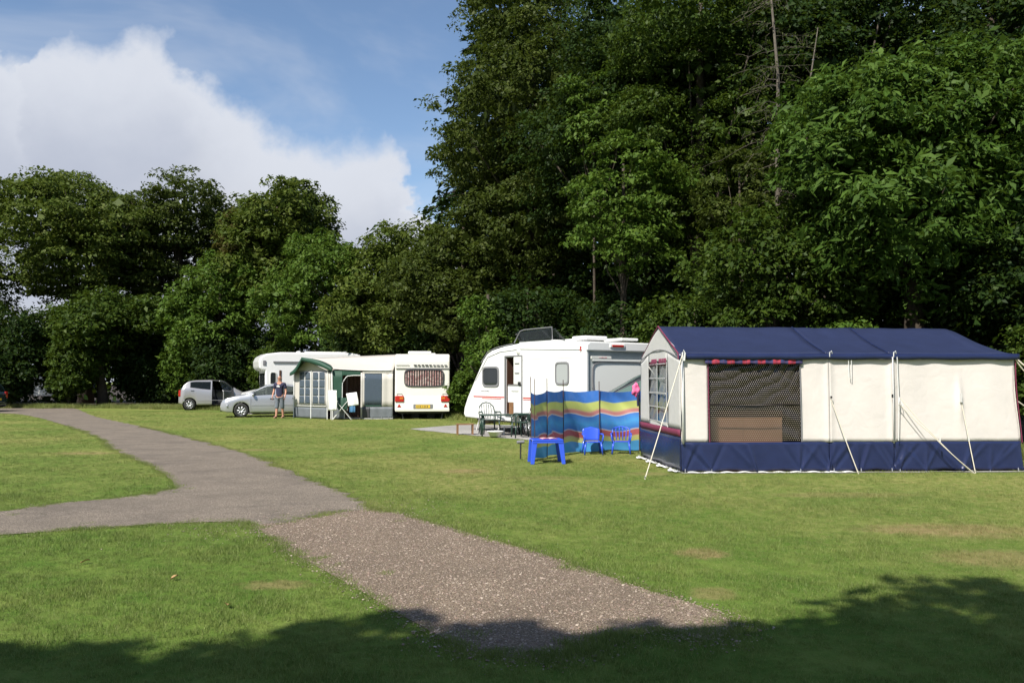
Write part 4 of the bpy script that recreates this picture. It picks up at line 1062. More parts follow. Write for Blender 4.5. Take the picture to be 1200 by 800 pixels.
# ------------------------------------------------------------------ wheels and cars
def wheel(parent, x, y, r, w=.19, side=1, trim='alloy', spokes=7):
    wh = MB().lathe([(r*.62, -w/2), (r*.93, -w/2), (r, -w*.36), (r, w*.36), (r*.93, w/2), (r*.62, w/2), (r*.6, 0), (r*.62, -w/2)], (x, y, r), 'y', 24).build('wheel', 'dark_rubber', parent, True)
    rm = MB().lathe([(r*.63, side*w*.46), (r*.58, side*w*.42), (r*.56, side*w*.2)], (x, y, r), 'y', 24)
    rm.lathe([(0, side*w*.45), (r*.14, side*w*.44), (r*.16, side*w*.3)], (x, y, r), 'y', 12)
    for k in range(spokes):
        a = 2*pi*k/spokes; rm.tube([(x+cos(a)*r*.1, y+side*w*.40, r+sin(a)*r*.1), (x+cos(a)*r*.6, y+side*w*.42, r+sin(a)*r*.6)], [r*.10, r*.085], 5)
    rm.build('rim', trim, wh, True)
    MB().lathe([(0, side*w*.16), (r*.56, side*w*.16)], (x, y, r), 'y', 16).build('hub', 'mid_grey', wh)
    return wh
def car(name, label, L, W, top, belt, wins, shield, rearw, wheels, paint, loc, rz, sill=.2, wr=.3, tumble=.36, door=None, nose='front', cat='car'):
    t = thing(name, label, cat, loc, rz)
    tx = [p[0] for p in top]; tz = [p[1] for p in top]; bx = [p[0] for p in belt]; bz = [p[1] for p in belt]
    def smooth(x, X, Z):
        return sum(np.interp(x+d, X, Z)*w for d, w in ((-.09, .15), (-.045, .2), (0, .3), (.045, .2), (.09, .15)))
    xs = set(np.round(np.linspace(-L/2, L/2, 74), 3))
    for a in list(shield)+list(rearw)+[w for ww in wins for w in ww]: xs.add(round(a, 3))
    for wx in wheels:
        for k in range(-8, 9): xs.add(round(wx+k/8*(wr+.055), 3))
    for e in (.0, .015, .04, .08, .13, .19): xs.add(round(L/2-e, 3)); xs.add(round(-L/2+e, 3))
    xs = sorted(xs); xs = [xs[0]]+[b for a, b in zip(xs, xs[1:]) if b-a > .004]
    rows = []
    for x in xs:
        zt = smooth(x, tx, tz); zb_ = min(smooth(x, bx, bz), zt-.03)
        e = L/2-abs(x); rd = 1-.22*max(0, 1-e/.32)**2.2; w = W/2*rd*(1-.035*(abs(x)/(L/2))**2)
        lo = sill+.10*max(0, 1-e/.5)**2
        arch = lo
        for wx in wheels:
            if abs(x-wx) < wr+.055: arch = max(arch, wr+sqrt(max(0, (wr+.055)**2-(x-wx)**2)))
        endz = max(0, 1-e/.14)**2*.05
        z1 = max(arch+.012, lo+.07); z2 = max(.44, z1+.02); z3 = max(z2+.02, zb_-.10)
        ch = zt-zb_; wt = w*.955-tumble*ch*1.0-.02
        r = [(w*.86, arch), (w*.975, arch+.002), (w*.995, z1), (w, z2), (w*.995, z3), (w*.965, zb_)]
        for f in (.10, .84, .95): r.append((w*.965+(wt-w*.965)*f, zb_+ch*(f if f < .9 else .965)))
        yy = r[-1][0]; r += [(yy*.90, zt-.012*(ch > .2)-.004), (yy*.5, zt+.010), (0, zt+.016)]
        rows.append([(x, y, z-endz*(z > .6)) for y, z in r])
    NR = len(rows[0])
    def inr(i, R): return R[0]-1e-3 <= xs[i] and xs[i+1] <= R[1]+1e-3
    body = MB(); glass = {}; dleaf = MB(); dglass = MB()
    for s in (-1, 1):
        V = [(x, y*s, z) for r in rows for x, y, z in r]; base = len(body.v); body.v += V
        for i in range(len(xs)-1):
            for j in range(NR-1):
                q = (i*NR+j, (i+1)*NR+j, (i+1)*NR+j+1, i*NR+j+1)
                key = None
                if j == 6:
                    for wi, ww in enumerate(wins):
                        if inr(i, ww): key = ('side_window', s, wi)
                if j >= 9 and inr(i, shield): key = ('windscreen', 0, 0)
                if j >= 9 and inr(i, rearw): key = ('rear_window', 0, 0)
                if door and s == door['side'] and 1 <= j <= 7 and inr(i, door['x']):
                    (dglass if key else dleaf).add([V[k] for k in q], [(0, 1, 2, 3)]); continue
                if key: glass.setdefault(key, MB()).add([V[k] for k in q], [(0, 1, 2, 3)])
                else: body.f.append(tuple(base+k for k in q))
        for i in (0, len(xs)-1):
            for j in range(NR-1):
                a = rows[i][j]; b = rows[i][j+1]; body.add([(a[0], a[1]*s, a[2]), (b[0], b[1]*s, b[2]), (b[0], 0, b[2]), (a[0], 0, a[2])], [(0, 1, 2, 3)])
    def weld(o):
        bm = bmesh.new(); bm.from_mesh(o.data); bmesh.ops.remove_doubles(bm, verts=bm.verts, dist=.0008); bmesh.ops.recalc_face_normals(bm, faces=bm.faces); bm.to_mesh(o.data); bm.free()
        for p in o.data.polygons: p.use_smooth = True
        return o
    weld(body.build('body', paint, t, True))
    for (nm, s, wi), mb in glass.items(): weld(mb.build(nm, 'car_glass' if L < 4.5 else 'green_glass', t, True))
    if door:
        hx = door['x'][1]; hy = door['side']*W/2*.97; d = weld(dleaf.build('door', paint, t, True)); dg = weld(dglass.build('side_window', 'clear_glass', d, True))
        for o in (d, dg):
            for v in o.data.vertices: v.co.x -= hx; v.co.y -= hy
        md = d.modifiers.new('solid', 'SOLIDIFY'); md.thickness = .05; md.offset = 0
        d.location = (hx, hy, 0); d.rotation_euler = (0, 0, door['side']*-door['open'])
        MB().box((-.45, -door['side']*.05, .62), (.7, .05, .35)).build('door_lining', 'seat_cloth', d, bevel=.02)
    # seams, handles, trim
    def yat(x, z):
        i = min(range(len(xs)), key=lambda k: abs(xs[k]-x)); r = rows[i]
        for a, b in zip(r[1:], r[2:]):
            if a[2] <= z <= b[2]: return a[1]+(b[1]-a[1])*(z-a[2])/max(1e-4, b[2]-a[2])
        return r[3][1]
    for s in (-1, 1):
        if not (door and s == door['side']):
            for x in [wins[0][1]+.04]+[w[0]-.03 for w in wins[:-1]]:
                zt = smooth(x, bx, bz); MB().tube([(x, s*(yat(x, z)+.001), z) for z in np.linspace(sill+.08, zt, 7)], .006, 4).build('door_seam', 'dark_frame', t)
        for ww in wins[:2]:
            x = ww[0]+.12; z = smooth(x, bx, bz)-.11
            if not (door and s == door['side'] and ww[0] >= door['x'][0]-.01): MB().box((x, s*(yat(x, z)+.012), z), (.16, .03, .028)).build('door_handle', 'dark_frame', t, bevel=.008)
        mz = .52; MB().tube([(x, s*(yat(x, mz)+.006), mz) for x in np.linspace(wheels[1]+wr+.12, wheels[0]-wr-.12, 9)], .012, 5).build('side_moulding', paint if paint != 'dark_grey_paint' else 'black_plastic', t)
        x = wins[0][1]-.05; z = smooth(x, bx, bz)+.03
        m_ = MB().lathe([(0, -.05), (.06, -.045), (.085, 0), (.06, .04), (0, .05)], (x, s*(W/2+.07), z+.04), 'x', 10).build('wing_mirror', paint if not door else 'black_plastic', t, True)
    for k, x in enumerate(wheels):
        for s in (-1, 1):
            wheel(t, x, s*(W/2-.12), wr, .2, s)
    for x in wheels: MB().lathe([(wr+.05, -W/2+.07), (wr+.05, W/2-.07)], (x, 0, wr), 'y', 20).build('wheel_arch', 'black_plastic', t)
    MB().box((0, 0, sill+.03), (L*.86, W*.84, .04)).build('floor', 'black_plastic', t)
    # cabin
    cx = (wins[0][0]+wins[0][1])/2
    for (dx, dy) in ((-.15, .36), (-.15, -.36), (-1.0, .36), (-1.0, -.36)):
        z0 = .42 if top[0][1] < 9 else .6
        st = MB().box((cx+dx, dy, z0), (.5, .46, .16)).box((cx+dx-.27, dy, z0+.36), (.13, .46, .62), ry=-.18).build('seat', 'seat_cloth', t, bevel=.04)
        MB().box((cx+dx-.35, dy, z0+.75), (.09, .25, .17)).build('headrest', 'seat_cloth', st, bevel=.03)
    MB().box((shield[0]+.30 if False else wins[0][1]-.05, 0, smooth(wins[0][1], bx, bz)-.12), (.34, W*.8, .2)).build('dashboard', 'black_plastic', t, bevel=.04)
    # front and rear
    def face(xe, s, z, y, dx=.0): return (xe*(L/2-.01+dx), y*s, z)
    for s in (-1, 1):
        fz = smooth(L/2-.12, tx, tz)
        hl = MB().lathe([(0, .06), (.09, .05), (.13, .0), (.1, -.08)], (L/2-.085, s*W*.36, fz-.075), 'x', 12)
        for i_ in range(len(hl.v)):
            x, y, z = hl.v[i_]; hl.v[i_] = (x-.5*abs(y-s*W*.30)*(abs(y) > W*.30), (y-s*W*.36)*1.25+s*W*.36, (z-fz+.075)*.62+fz-.075)
        hl.build('headlight', 'clear_lens', t, True)
        rz0 = smooth(-L/2+.06, bx, bz)-.12
        MB().box((-L/2+.065, s*(W/2-.20), rz0), (.13, .20, .34 if cat != 'x' else .2)).build('tail_light', 'red_lens', t, bevel=.04, seg=3)
        MB().box((-L/2+.055, s*(W/2-.215), rz0-.05), (.13, .12, .08)).build('indicator', 'amber_lens', t, bevel=.02)
    MB().box((L/2-.0, 0, fz-.10), (.05, W*.34, .09)).build('grille', 'black_plastic', t, bevel=.02)
    MB().box((L/2+.0, 0, .30), (.06, W*.5, .10)).build('air_intake', 'black_plastic', t, bevel=.02)
    MB().box((L/2+.03, 0, .45), (.012, .52, .11)).build('number_plate', 'white_plate', t)
    MB().box((-L/2-.012, 0, .62), (.012, .52, .11)).build('number_plate', 'yellow_plate', t)
    for xe in (-1, 1): MB().grid(lambda u, v: (xe*(L/2+.01-.36*abs(2*u-1)**5*.9), (u-.5)*W*.985, .42+.14*v), 24, 2).build('bumper', paint, t, True, solid=.03)
    return t
SAL_TOP = [(-2.2, .86), (-2.1, .96), (-1.5, 1.0), (-.95, 1.36), (-.5, 1.435), (.0, 1.44), (.35, 1.39), (1.15, .98), (1.6, .90), (2.0, .80), (2.16, .70), (2.2, .62)]
SAL_BELT = [(-2.2, .8), (-1.5, .93), (0, .91), (1.0, .90), (1.5, .84), (2.2, .62)]
sal = car('saloon_car', 'silver saloon car parked facing left beside the man and the green awning', 4.4, 1.70, SAL_TOP, SAL_BELT, [(-.02, .92), (-.95, -.08)], (.32, 1.12), (-1.5, -.95), (1.35, -1.28), 'silver_paint',
          (-10.45, 37.62, 0), pi+.26)
HAT_TOP = [(-1.8, .75), (-1.76, .98), (-1.55, 1.32), (-1.35, 1.52), (-1.0, 1.58), (-.2, 1.6), (.35, 1.54), (.75, 1.36), (1.2, 1.06), (1.6, .86), (1.76, .72), (1.8, .62)]
HAT_BELT = [(-1.8, .95), (-1.6, 1.14), (-1.2, 1.16), (-.6, 1.06), (.2, .98), (1.0, .95), (1.4, .84), (1.8, .6)]
hat = car('hatchback_car', 'silver-grey hatchback with its front door open, parked behind the saloon bonnet', 3.6, 1.72, HAT_TOP, HAT_BELT, [(-.13, .92), (-1.22, -.2)], (.50, 1.16), (-1.72, -1.42), (1.18, -1.24), 'silver_paint_warm',
          (-16.1, 46.35, 0), .30, door=dict(side=-1, x=(-.16, .98), open=radians(62)), wr=.3, sill=.27)
DK_TOP = [(-2.0, .8), (-1.95, 1.05), (-1.7, 1.4), (-1.45, 1.5), (-.3, 1.53), (.3, 1.47), (1.1, 1.02), (1.7, .88), (1.96, .72), (2.0, .6)]
DK_BELT = [(-2, .95), (-1.2, .98), (0, .93), (1, .92), (2, .6)]
car('estate_car', 'dark green hatchback at the left edge, only its tail in view', 4.0, 1.70, DK_TOP, DK_BELT, [(-.0, .95), (-1.25, -.08)], (.3, 1.08), (-1.94, -1.55), (1.25, -1.2), 'dark_green_paint', (-27.95, 43.4, 0), pi-.12)
MP_TOP = [(-2.3, .9), (-2.28, 1.2), (-2.05, 1.7), (-1.8, 1.84), (-.6, 1.90), (.25, 1.86), (.75, 1.68), (1.75, 1.10), (2.1, .92), (2.3, .72)]
MP_BELT = [(-2.3, 1.0), (-1.2, 1.05), (0, 1.02), (1.2, .98), (1.6, .94), (2.3, .66)]
mpv = car('people_carrier', 'dark grey people carrier parked behind the windbreak, its windscreen against the caravan', 4.6, 1.85, MP_TOP, MP_BELT, [(.15, 1.25), (-.9, .06), (-2.0, -1.0)], (.55, 1.66), (-2.26, -1.8), (1.4, -1.4), 'dark_grey_paint',
          (at(707, 20.6)+1.57, 20.75, 0), pi-.06, wr=.32)

# ------------------------------------------------------------------ cutting openings
def cut(o, boxmb):
    c = boxmb.build('cutter', 'interior_dark', o.parent); md = o.modifiers.new('cut', 'BOOLEAN'); md.operation = 'DIFFERENCE'; md.object = c; md.solver = 'EXACT'
    dg = bpy.context.evaluated_depsgraph_get(); me = bpy.data.meshes.new_from_object(o.evaluated_get(dg)); o.modifiers.clear(); o.data = me
    bpy.data.objects.remove(c)
def frame_window(parent, mkpos, w, h, m='dark_glass', fr='dark_frame', t=.035, depth=.03, name='window', inner=None):
    """mkpos(a, b, d): point a across, b up, d outward"""
    mb = MB(); n = 24; r = .07
    def rr(sc):
        pts = []
        for k in range(n):
            a = 2*pi*k/n; qx = math.copysign(abs(cos(a))**.35, cos(a)); qz = math.copysign(abs(sin(a))**.35, sin(a)); pts.append((qx*(w/2-sc), qz*(h/2-sc)))
        return pts
    o_ = rr(0); i_ = rr(t)
    V = [mkpos(a, b, 0) for a, b in o_]+[mkpos(a, b, depth) for a, b in o_]+[mkpos(a, b, depth) for a, b in i_]+[mkpos(a, b, depth*.5) for a, b in i_]
    F = []
    for ring in range(3):
        for k in range(n): F.append((ring*n+k, ring*n+(k+1) % n, (ring+1)*n+(k+1) % n, (ring+1)*n+k))
    f = mb.add(V, F).build(name, fr, parent)
    MB().poly([mkpos(a, b, depth*.5) for a, b in i_]).build('pane', m, f)
    return f

# ------------------------------------------------------------------ white caravan
cv = thing('caravan', 'white touring caravan with raised rooflight and split door, behind the green garden chairs', 'caravan', (1.85, 22.3, 0), atan2(.835, -.55)); cv.scale = (1.11, 1.045, 1)
CW = 2.2
prof = [(0.0, .45), (-.05, 1.2), (-.03, 2.42), (.03, 2.56), (.13, 2.62), (1.4, 2.66), (2.7, 2.66), (3.4, 2.61), (4.05, 2.50), (4.3, 2.40), (4.5, 2.22), (4.92, 1.66), (5.36, 1.05), (5.54, .72), (5.58, .52), (5.5, .42), (4.0, .38), (.1, .38)]
bd = MB().prism(prof, -CW, 0).build('body', 'white_gelcoat', cv)
md = bd.modifiers.new('bevel', 'BEVEL'); md.width = .045; md.segments = 3; md.limit_method = 'ANGLE'; md.angle_limit = radians(50)
dgp = bpy.context.evaluated_depsgraph_get(); me_ = bpy.data.meshes.new_from_object(bd.evaluated_get(dgp)); bd.modifiers.clear(); bd.data = me_
cut(bd, MB().box((2.95, -.45, 1.43), (.76, 1.1, 1.68)))
cut(bd, MB().box((2.33, 0, .30), (.74, .5, .68)))
for p in bd.data.polygons: p.use_smooth = False
MB().box((2.95, -.985, 1.43), (.76, .02, 1.66)).build('inner_wall', 'dark_wood', cv)
MB().box((3.31, -.5, 1.43), (.02, .95, 1.66)).build('inner_wall', 'dark_wood', cv)
MB().box((2.62, -.35, 1.0), (.08, .62, .80)).build('inner_unit', 'wood_brown', cv, bevel=.01)
MB().box((2.62, -.30, 1.85), (.07, .5, .75)).build('inner_unit', 'off_white', cv, bevel=.01)
MB().box((2.95, -.45, .60), (.75, 1.05, .02)).build('inner_floor', 'mid_grey', cv)
S_ = lambda s0, z0: (lambda a, b, d: (s0+a, d, z0+b))
# door frame, split door
fr_ = MB(); 
for s_, w_ in ((3.35, .05), (2.55, .04)): fr_.box((s_, .012, 1.43), (w_, .035, 1.74))
fr_.box((2.95, .012, 2.30), (.84, .035, .04)).box((2.95, .012, .58), (.84, .03, .04)); fr_.build('door_frame', 'mid_grey', cv, bevel=.008)
du = MB().box((2.73, .022, 1.87), (.36, .03, .80)).build('upper_door', 'off_white', cv, bevel=.012)
MB().box((2.73, .045, 1.80), (.2, .02, .02)).build('door_latch', 'mid_grey', du); MB().box((2.60, .06, 1.50), (.09, .05, .09)).build('door_handle', 'black_plastic', du, bevel=.01)
MB().box((2.73, .045, 2.08), (.2, .02, .02)).build('door_latch', 'mid_grey', du)
dl = MB().box((2.88, .02, 1.20), (.62, .03, .52)).box((2.74, .02, .78), (.34, .03, .36)).build('lower_door', 'white_plastic', cv, bevel=.012)
MB().box((2.88, .04, 1.445), (.66, .02, .02)).build('door_edge', 'black_plastic', dl)
MB().box((2.83, .045, 1.30), (.34, .02, .05)).build('door_pocket', 'off_white', dl)
MB().box((3.03, .022, .85), (.20, .02, .50)).build('inner_unit', 'wood_brown', cv)
MB().lathe([(0, .04), (.06, .035), (.10, 0)], (2.72, .0, 2.42), 'y', 14).build('awning_light', 'off_white', cv, True)
w1 = frame_window(cv, S_(4.08, 1.70), .86, .62, 'dark_glass', 'mid_grey', .05)
MB().grid(lambda u, v: (4.22+u*.16, .006+.006*sin(u*20), 1.45+v*.5), 10, 2).build('curtain', 'net_white', w1, True)
w2 = frame_window(cv, S_(.80, 1.78), .56, .62, 'blind_grey', 'mid_grey', .045)
for z_, hh in ((1.085, .035), (1.035, .018)):
    MB().box((4.20 if hh > .02 else 4.05, .004, z_), (1.62 if hh > .02 else 1.0, .008, hh)).build('red_stripe', 'red_stripe', cv)
    MB().box((1.28, .004, z_), (2.45, .008, hh)).build('red_stripe', 'red_stripe', cv)
# small grey script mark ahead of the door
sc_ = MB()
for k in range(7): sc_.tube([(4.62-k*.07, .006, 1.24), (4.58-k*.07, .006, 1.275+.01*(k % 3)), (4.56-k*.07, .006, 1.235)], .006, 4)
sc_.build('script_mark', 'mid_grey', cv)
MB().tube([(0.02, .012, 2.40), (2.6, .012, 2.50), (3.6, .012, 2.45), (4.25, .012, 2.30), (4.9, .012, 1.58)], .012, 5).build('awning_rail', 'white_plastic', cv)
MB().box((.62, .004, 2.20), (1.15, .008, .008)).box((1.9, .004, 2.20), (1.3, .008, .008)).build('panel_line', 'pale_panel', cv)
MB().box((.06, .02, 2.42), (.03, .03, .12)).build('marker_light', 'red_lens', cv)
MB().tube([(3.0, .0, 2.66), (3.8, 0, 2.58), (4.25, 0, 2.46), (4.6, 0, 2.14)], .014, 5).build('roof_trim', 'mid_grey', cv)
wq = wheel(cv, 2.33, -.10, .33, .19, 1, 'alloy', 9); wq.scale = (.9, .957, 1); wq.location = (.233, 0, 0)
for s_ in (.5, 4.9): MB().tube([(s_, -.15, .42), (s_+.18, -.15, .02)], .02, 5).build('corner_steady', 'white_plastic', cv)
MB().box((2.9, -1.1, .36), (4.6, 1.7, .06)).build('chassis', 'black_plastic', cv)
a_ = MB().tube([(5.5, -.9, .45), (6.6, -1.1, .45)], .035, 6).tube([(5.5, -1.3, .45), (6.6, -1.1, .45)], .035, 6); a_.build('hitch', 'mid_grey', cv)
# roof gear
rl = thing_ = MB().box((2.15, -.55, 2.69), (1.5, .8, .06)).build('rooflight_base', 'white_plastic', cv, bevel=.02)
MB().grid(lambda u, v: (1.45+u*1.42+.28*v*(u), -.15-.02*v, 2.70+.36*v-.06*v*u), 8, 6).build('rooflight_cover', 'car_glass', rl, True, solid=.01)
MB().grid(lambda u, v: (1.35+u*.62, -.55+.35*v, 2.70+.33*v), 4, 4).build('rooflight_cover', 'car_glass', rl, True, solid=.01)
MB().tube([(3.15, -.16, 2.70), (2.86, -.16, 3.03), (2.7, -.17, 3.06), (1.45, -.17, 3.07), (1.42, -.16, 2.7)], .016, 6).build('rooflight_frame', 'mid_grey', rl)
MB().tube([(2.9, -.3, 2.7), (2.92, -.3, 2.86)], .012, 5).build('aerial', 'white_plastic', cv)
MB().box((1.35, -.9, 2.70), (.62, .55, .09)).build('roof_vent', 'white_plastic', cv, bevel=.03)
MB().box((.68, -.8, 2.735), (.55, .75, .12)).build('roof_vent', 'white_gelcoat', cv, bevel=.04, seg=3)
MB().box((.55, -1.75, 2.71), (.7, .6, .08)).build('roof_vent', 'pale_panel', cv, bevel=.03)
# rear face: moulded frame round a set-back grey panel
Rr = lambda y0, z0: (lambda a, b, d: (-.085-d, y0+a, z0+b))
MB().box((-.055, -1.1, 1.62), (.05, 1.96, 1.80)).build('rear_panel', 'grey_panel', cv, bevel=.02)
pr = MB()
pr.prism([(-2.2, 2.36), (0, 2.36), (0, 2.52), (-.1, 2.60), (-2.1, 2.60), (-2.2, 2.52)], -.16, -.02, 'x'); pr.build('rear_brow', 'white_gelcoat', cv, bevel=.03, seg=3)
for y_ in (-.045, -2.155): MB().box((-.06, y_, 1.40), (.13, .10, 2.0)).build('rear_pillar', 'white_gelcoat', cv, bevel=.03, seg=3)
frw = frame_window(cv, Rr(-1.12, 1.66), 1.84, .86, 'pale_panel', 'mid_grey', .03, .045, 'rear_window')
MB().box((-.125, -1.12, 2.12), (.03, 1.84, .05)).build('window_rail', 'pale_panel', cv)
MB().box((-.125, -.48, 2.185), (.03, .66, .075)).build('name_badge', 'off_white', cv, bevel=.01)
MB().box((-.143, -.52, 2.19), (.006, .26, .022)).build('badge_mark', 'paper_red', cv)
MB().box((-.10, -1.1, 1.05), (.08, 1.98, .36)).build('rear_locker', 'off_white', cv, bevel=.02)
MB().box((-.10, -1.1, .66), (.12, 2.1, .42)).build('rear_bumper', 'white_gelcoat', cv, bevel=.04)
for y_ in (-.3, -1.9): MB().box((-.165, y_, .72), (.02, .28, .16)).build('tail_light', 'red_lens', cv, bevel=.01)
MB().box((-.165, -1.1, .6), (.012, .52, .11)).build('number_plate', 'yellow_plate', cv)
bl = MB().box((-.165, -.98, 2.50), (.04, .50, .10)).build('light_housing', 'white_plastic', cv, bevel=.02); MB().box((-.19, -.98, 2.50), (.02, .38, .06)).build('brake_light', 'red_lens', bl, bevel=.01)

# ------------------------------------------------------------------ old cream caravan seen from behind
oc = thing('caravan', 'older cream caravan seen from behind, pink print curtains, attached to the green awning', 'caravan', (-3.66, 34.95, 0), .10)
prof = [(0, .32), (-.03, .9), (0.03, 2.35), (.10, 2.58), (.25, 2.66), (4.2, 2.68), (4.7, 2.5), (5.1, 1.6), (5.2, .6), (5.1, .32)]
MB().prism(prof, -1.12, 1.12, 'x').build('body', 'cream_gelcoat', oc, bevel=.07, seg=4)
R2 = lambda x0, z0: (lambda a, b, d: (x0+a, -.005-d+.02*0, z0+b))
MB().box((0, -.015, 2.07), (2.18, .025, .03)).build('trim_rail', 'mid_grey', oc)
MB().box((0, -.035, .90), (2.16, .04, .03)).build('trim_rail', 'pale_panel', oc)
MB().box((0, -.04, .66), (2.16, .05, .45)).build('lower_panel', 'pale_panel', oc, bevel=.01)
MB().box((0, -.055, .38), (2.2, .06, .13)).build('bumper', 'cream_gelcoat', oc, bevel=.02)
wn = frame_window(oc, R2(.06, 1.68), 1.62, .72, 'car_glass', 'dark_frame', .04, .05, 'rear_window')
MB().grid(lambda u, v: (-.70+u*1.52, -.026-.008*sin(u*95), 1.36+v*.64), 110, 3).build('curtain', 'pink_print', wn, True)
for k in range(9):
    MB().box((-.30+k*.155, -.02, 2.20), (.11 if k % 3 else .13, .02, .05)).build('vent_slot', 'dark_frame' if k < 5 else 'mid_grey', oc)
MB().box((-.82, -.015, 2.21), (.55, .012, .02)).build('side_mark', 'mid_grey', oc)
MB().box((.95, -.03, 1.37), (.14, .02, .03)).build('badge', 'mid_grey', oc)
for s in (-1, 1):
    lc = MB().box((s*.93, -.08, .83), (.36, .06, .24)).build('tail_light', 'red_lens', oc, bevel=.02); MB().box((s*.93-s*.08, -.115, .86), (.14, .012, .08)).build('lens', 'amber_lens', lc)
    MB().prism([(s*.94-.08, .50), (s*.94+.08, .50), (s*.94, .63)], -.085, -.065).build('reflector', 'red_lens', oc)
    MB().tube([(s*.93-.11, -.04, 1.0), (s*.93-.10, -.10, 1.03), (s*.93+.10, -.10, 1.03), (s*.93+.11, -.04, 1.0)], .014, 5).build('grab_handle', 'dark_frame', oc)
    MB().tube([(s*.85, .15, .32), (s*.78, .12, .02)], .025, 6).build('corner_steady', 'dark_frame', oc)
    wheel(oc, 0, 0, .3, .18, s).location = (s*.9, 2.3, 0)
pl_ = MB().box((0.02, -.08, .52), (.78, .03, .19)).build('plate_holder', 'mid_grey', oc, bevel=.01); MB().box((.02, -.10, .52), (.58, .012, .125)).build('number_plate', 'yellow_plate', pl_)
ch = MB().box((0, -.108, .52), (.02, .004, .07))
for k in (-.22, -.14, -.07, .07, .14, .21): ch.box((k, -.108, .52), (.035, .004, .075))
ch.build('plate_letters', 'dark_frame', pl_)
MB().box((0, 2.5, .26), (1.9, 4.2, .1)).build('chassis', 'black_plastic', oc)
MB().box((-.12, .8, 2.73), (.95, .7, .12)).build('roof_vent', 'white_plastic', oc, bevel=.04, seg=3)
MB().box((.3, 2.6, 2.72), (.5, .5, .1)).build('roof_vent', 'white_plastic', oc, bevel=.03)
for x_ in (-.3, .35): MB().box((x_, .7, .14), (.34, .2, .26)).build('wheel_chock', 'dark_rubber', oc, bevel=.03)

# ------------------------------------------------------------------ green and cream awning
AW = thing('awning', 'green and cream caravan awning with curtained windows and a peaked porch', 'awning', (0, 0, 0))
L_, C_, R_ = (-9.25, 36.35), (-7.32, 34.75), (-4.87, 34.95)
Pk = (-8.72, 35.7)
def apoly(pts, n, m='awning_roof', solid=.01, sm=False): return MB().poly(pts).build(n, m, AW, solid=solid)
def lerp3(a, b, t): return tuple(x+(y-x)*t for x, y in zip(a, b))
def patch(a, b, c, d, n, m, nu=14, nv=8, sag=.0, solid=.008):
    """a-b lower edge, d-c upper edge"""
    def fn(u, v):
        p = lerp3(lerp3(a, b, u), lerp3(d, c, u), v); return (p[0], p[1], p[2]-sag*sin(pi*u)*sin(pi*v)-sag*.6*sin(pi*u)*(1-v))
    return MB().grid(fn, nu, nv).build(n, m, AW, True, solid=solid)
Rlow = (R_[0], R_[1]-.02, 1.98); Clow = (C_[0], C_[1]-.05, 2.05); Rup = (-4.87, 36.9, 2.70); Pup = (-8.5, 36.3, 2.52)
patch(Clow, Rlow, Rup, Pup, 'roof', 'awning_roof', sag=.05)
patch(Pup, Rup, (-4.85, 38.6, 2.45), (-7.6, 37.4, 2.3), 'roof', 'awning_roof')
# porch canopy (green): peak with two swept wings
pk3 = (Pk[0], Pk[1]-.35, 2.53); lf3 = (-9.42, 36.2, 1.90); cl3 = (C_[0]+.02, C_[1]-.14, 2.06)
def wing(a, b, n, back=.55, dz=.16):
    def fn(u, v):
        p = lerp3(a, b, u); z = p[2]-.10*sin(pi*u)*(1 if b[0] < a[0] else -1.0); return (p[0]+.2*v*(back), p[1]+back*v, z+dz*v*.0-.02*v)
    MB().grid(fn, 12, 3).build('canopy', 'awning_green', AW, True, solid=.012)
    def fn2(u, v):
        p = lerp3(a, b, u); z = p[2]-.10*sin(pi*u)*(1 if b[0] < a[0] else -1.0); return (p[0], p[1]-.01, z-v*(.13+.06*sin(pi*u)))
    MB().grid(fn2, 12, 2).build('canopy_valance', 'awning_green', AW, True, solid=.01)
wing(pk3, lf3, 0); wing(pk3, cl3, 0)
def onA(t, z, d=0.0):   # along the porch wall from the left end to the corner
    nx, ny = -(C_[1]-L_[1]), (C_[0]-L_[0]); q = hypot(nx, ny)
    return (L_[0]+(C_[0]-L_[0])*t-nx/q*d, L_[1]+(C_[1]-L_[1])*t-ny/q*d, z)
def onB(t, z, d=0.0): return (C_[0]+(R_[0]-C_[0])*t, C_[1]+(R_[1]-C_[1])*t-d, z)
def strip(fn, a, b, z0, z1, n, m, d=0.0, parent=None, wav=0.0, k=60, nu=16):
    z1f = z1 if callable(z1) else (lambda t: z1)
    return MB().grid(lambda u, v: fn(a+(b-a)*u, z0+(z1f(a+(b-a)*u)-z0)*v, d+wav*sin(u*k)), nu, 5).build(n, m, parent or AW, True, solid=.006)
gtop = lambda t: 1.92+.58*(1-abs(t-.32)/.34 if t < .32 else 1-(t-.32)/.68)-.06
strip(onA, 0, .96, .47, lambda t: min(2.0, gtop(t)), 'porch_wall', 'awning_wall')
strip(onA, 0, .90, 1.98, lambda t: max(1.99, gtop(t)), 'porch_gable', 'awning_wall')
strip(onA, .0, .90, .02, .46, 'skirt', 'awning_grey', .01)
for a_, b_ in ((.14, .45), (.50, .84)):
    f_ = strip(onA, a_, b_, .56, 1.96, 'window', 'net_white', .02)
    for c_i in range(2):
        for r_i in range(4):
            da = (b_-a_)/2; strip(onA, a_+c_i*da+.015, a_+(c_i+1)*da-.015, .62+r_i*.33, .93+r_i*.33, 'pane', 'awning_film', .03, f_, nu=4)
for t_ in (0, .47, .90, 1): MB().tube([onA(t_, 0, .03), onA(t_, 2.0, .03)], .02, 6).build('frame_pole', 'white_plastic', AW)
MB().tube([onA(.07+.8*k/12, .52+.0*k, .035) for k in range(13)], .012, 5).build('frame_rail', 'white_plastic', AW)
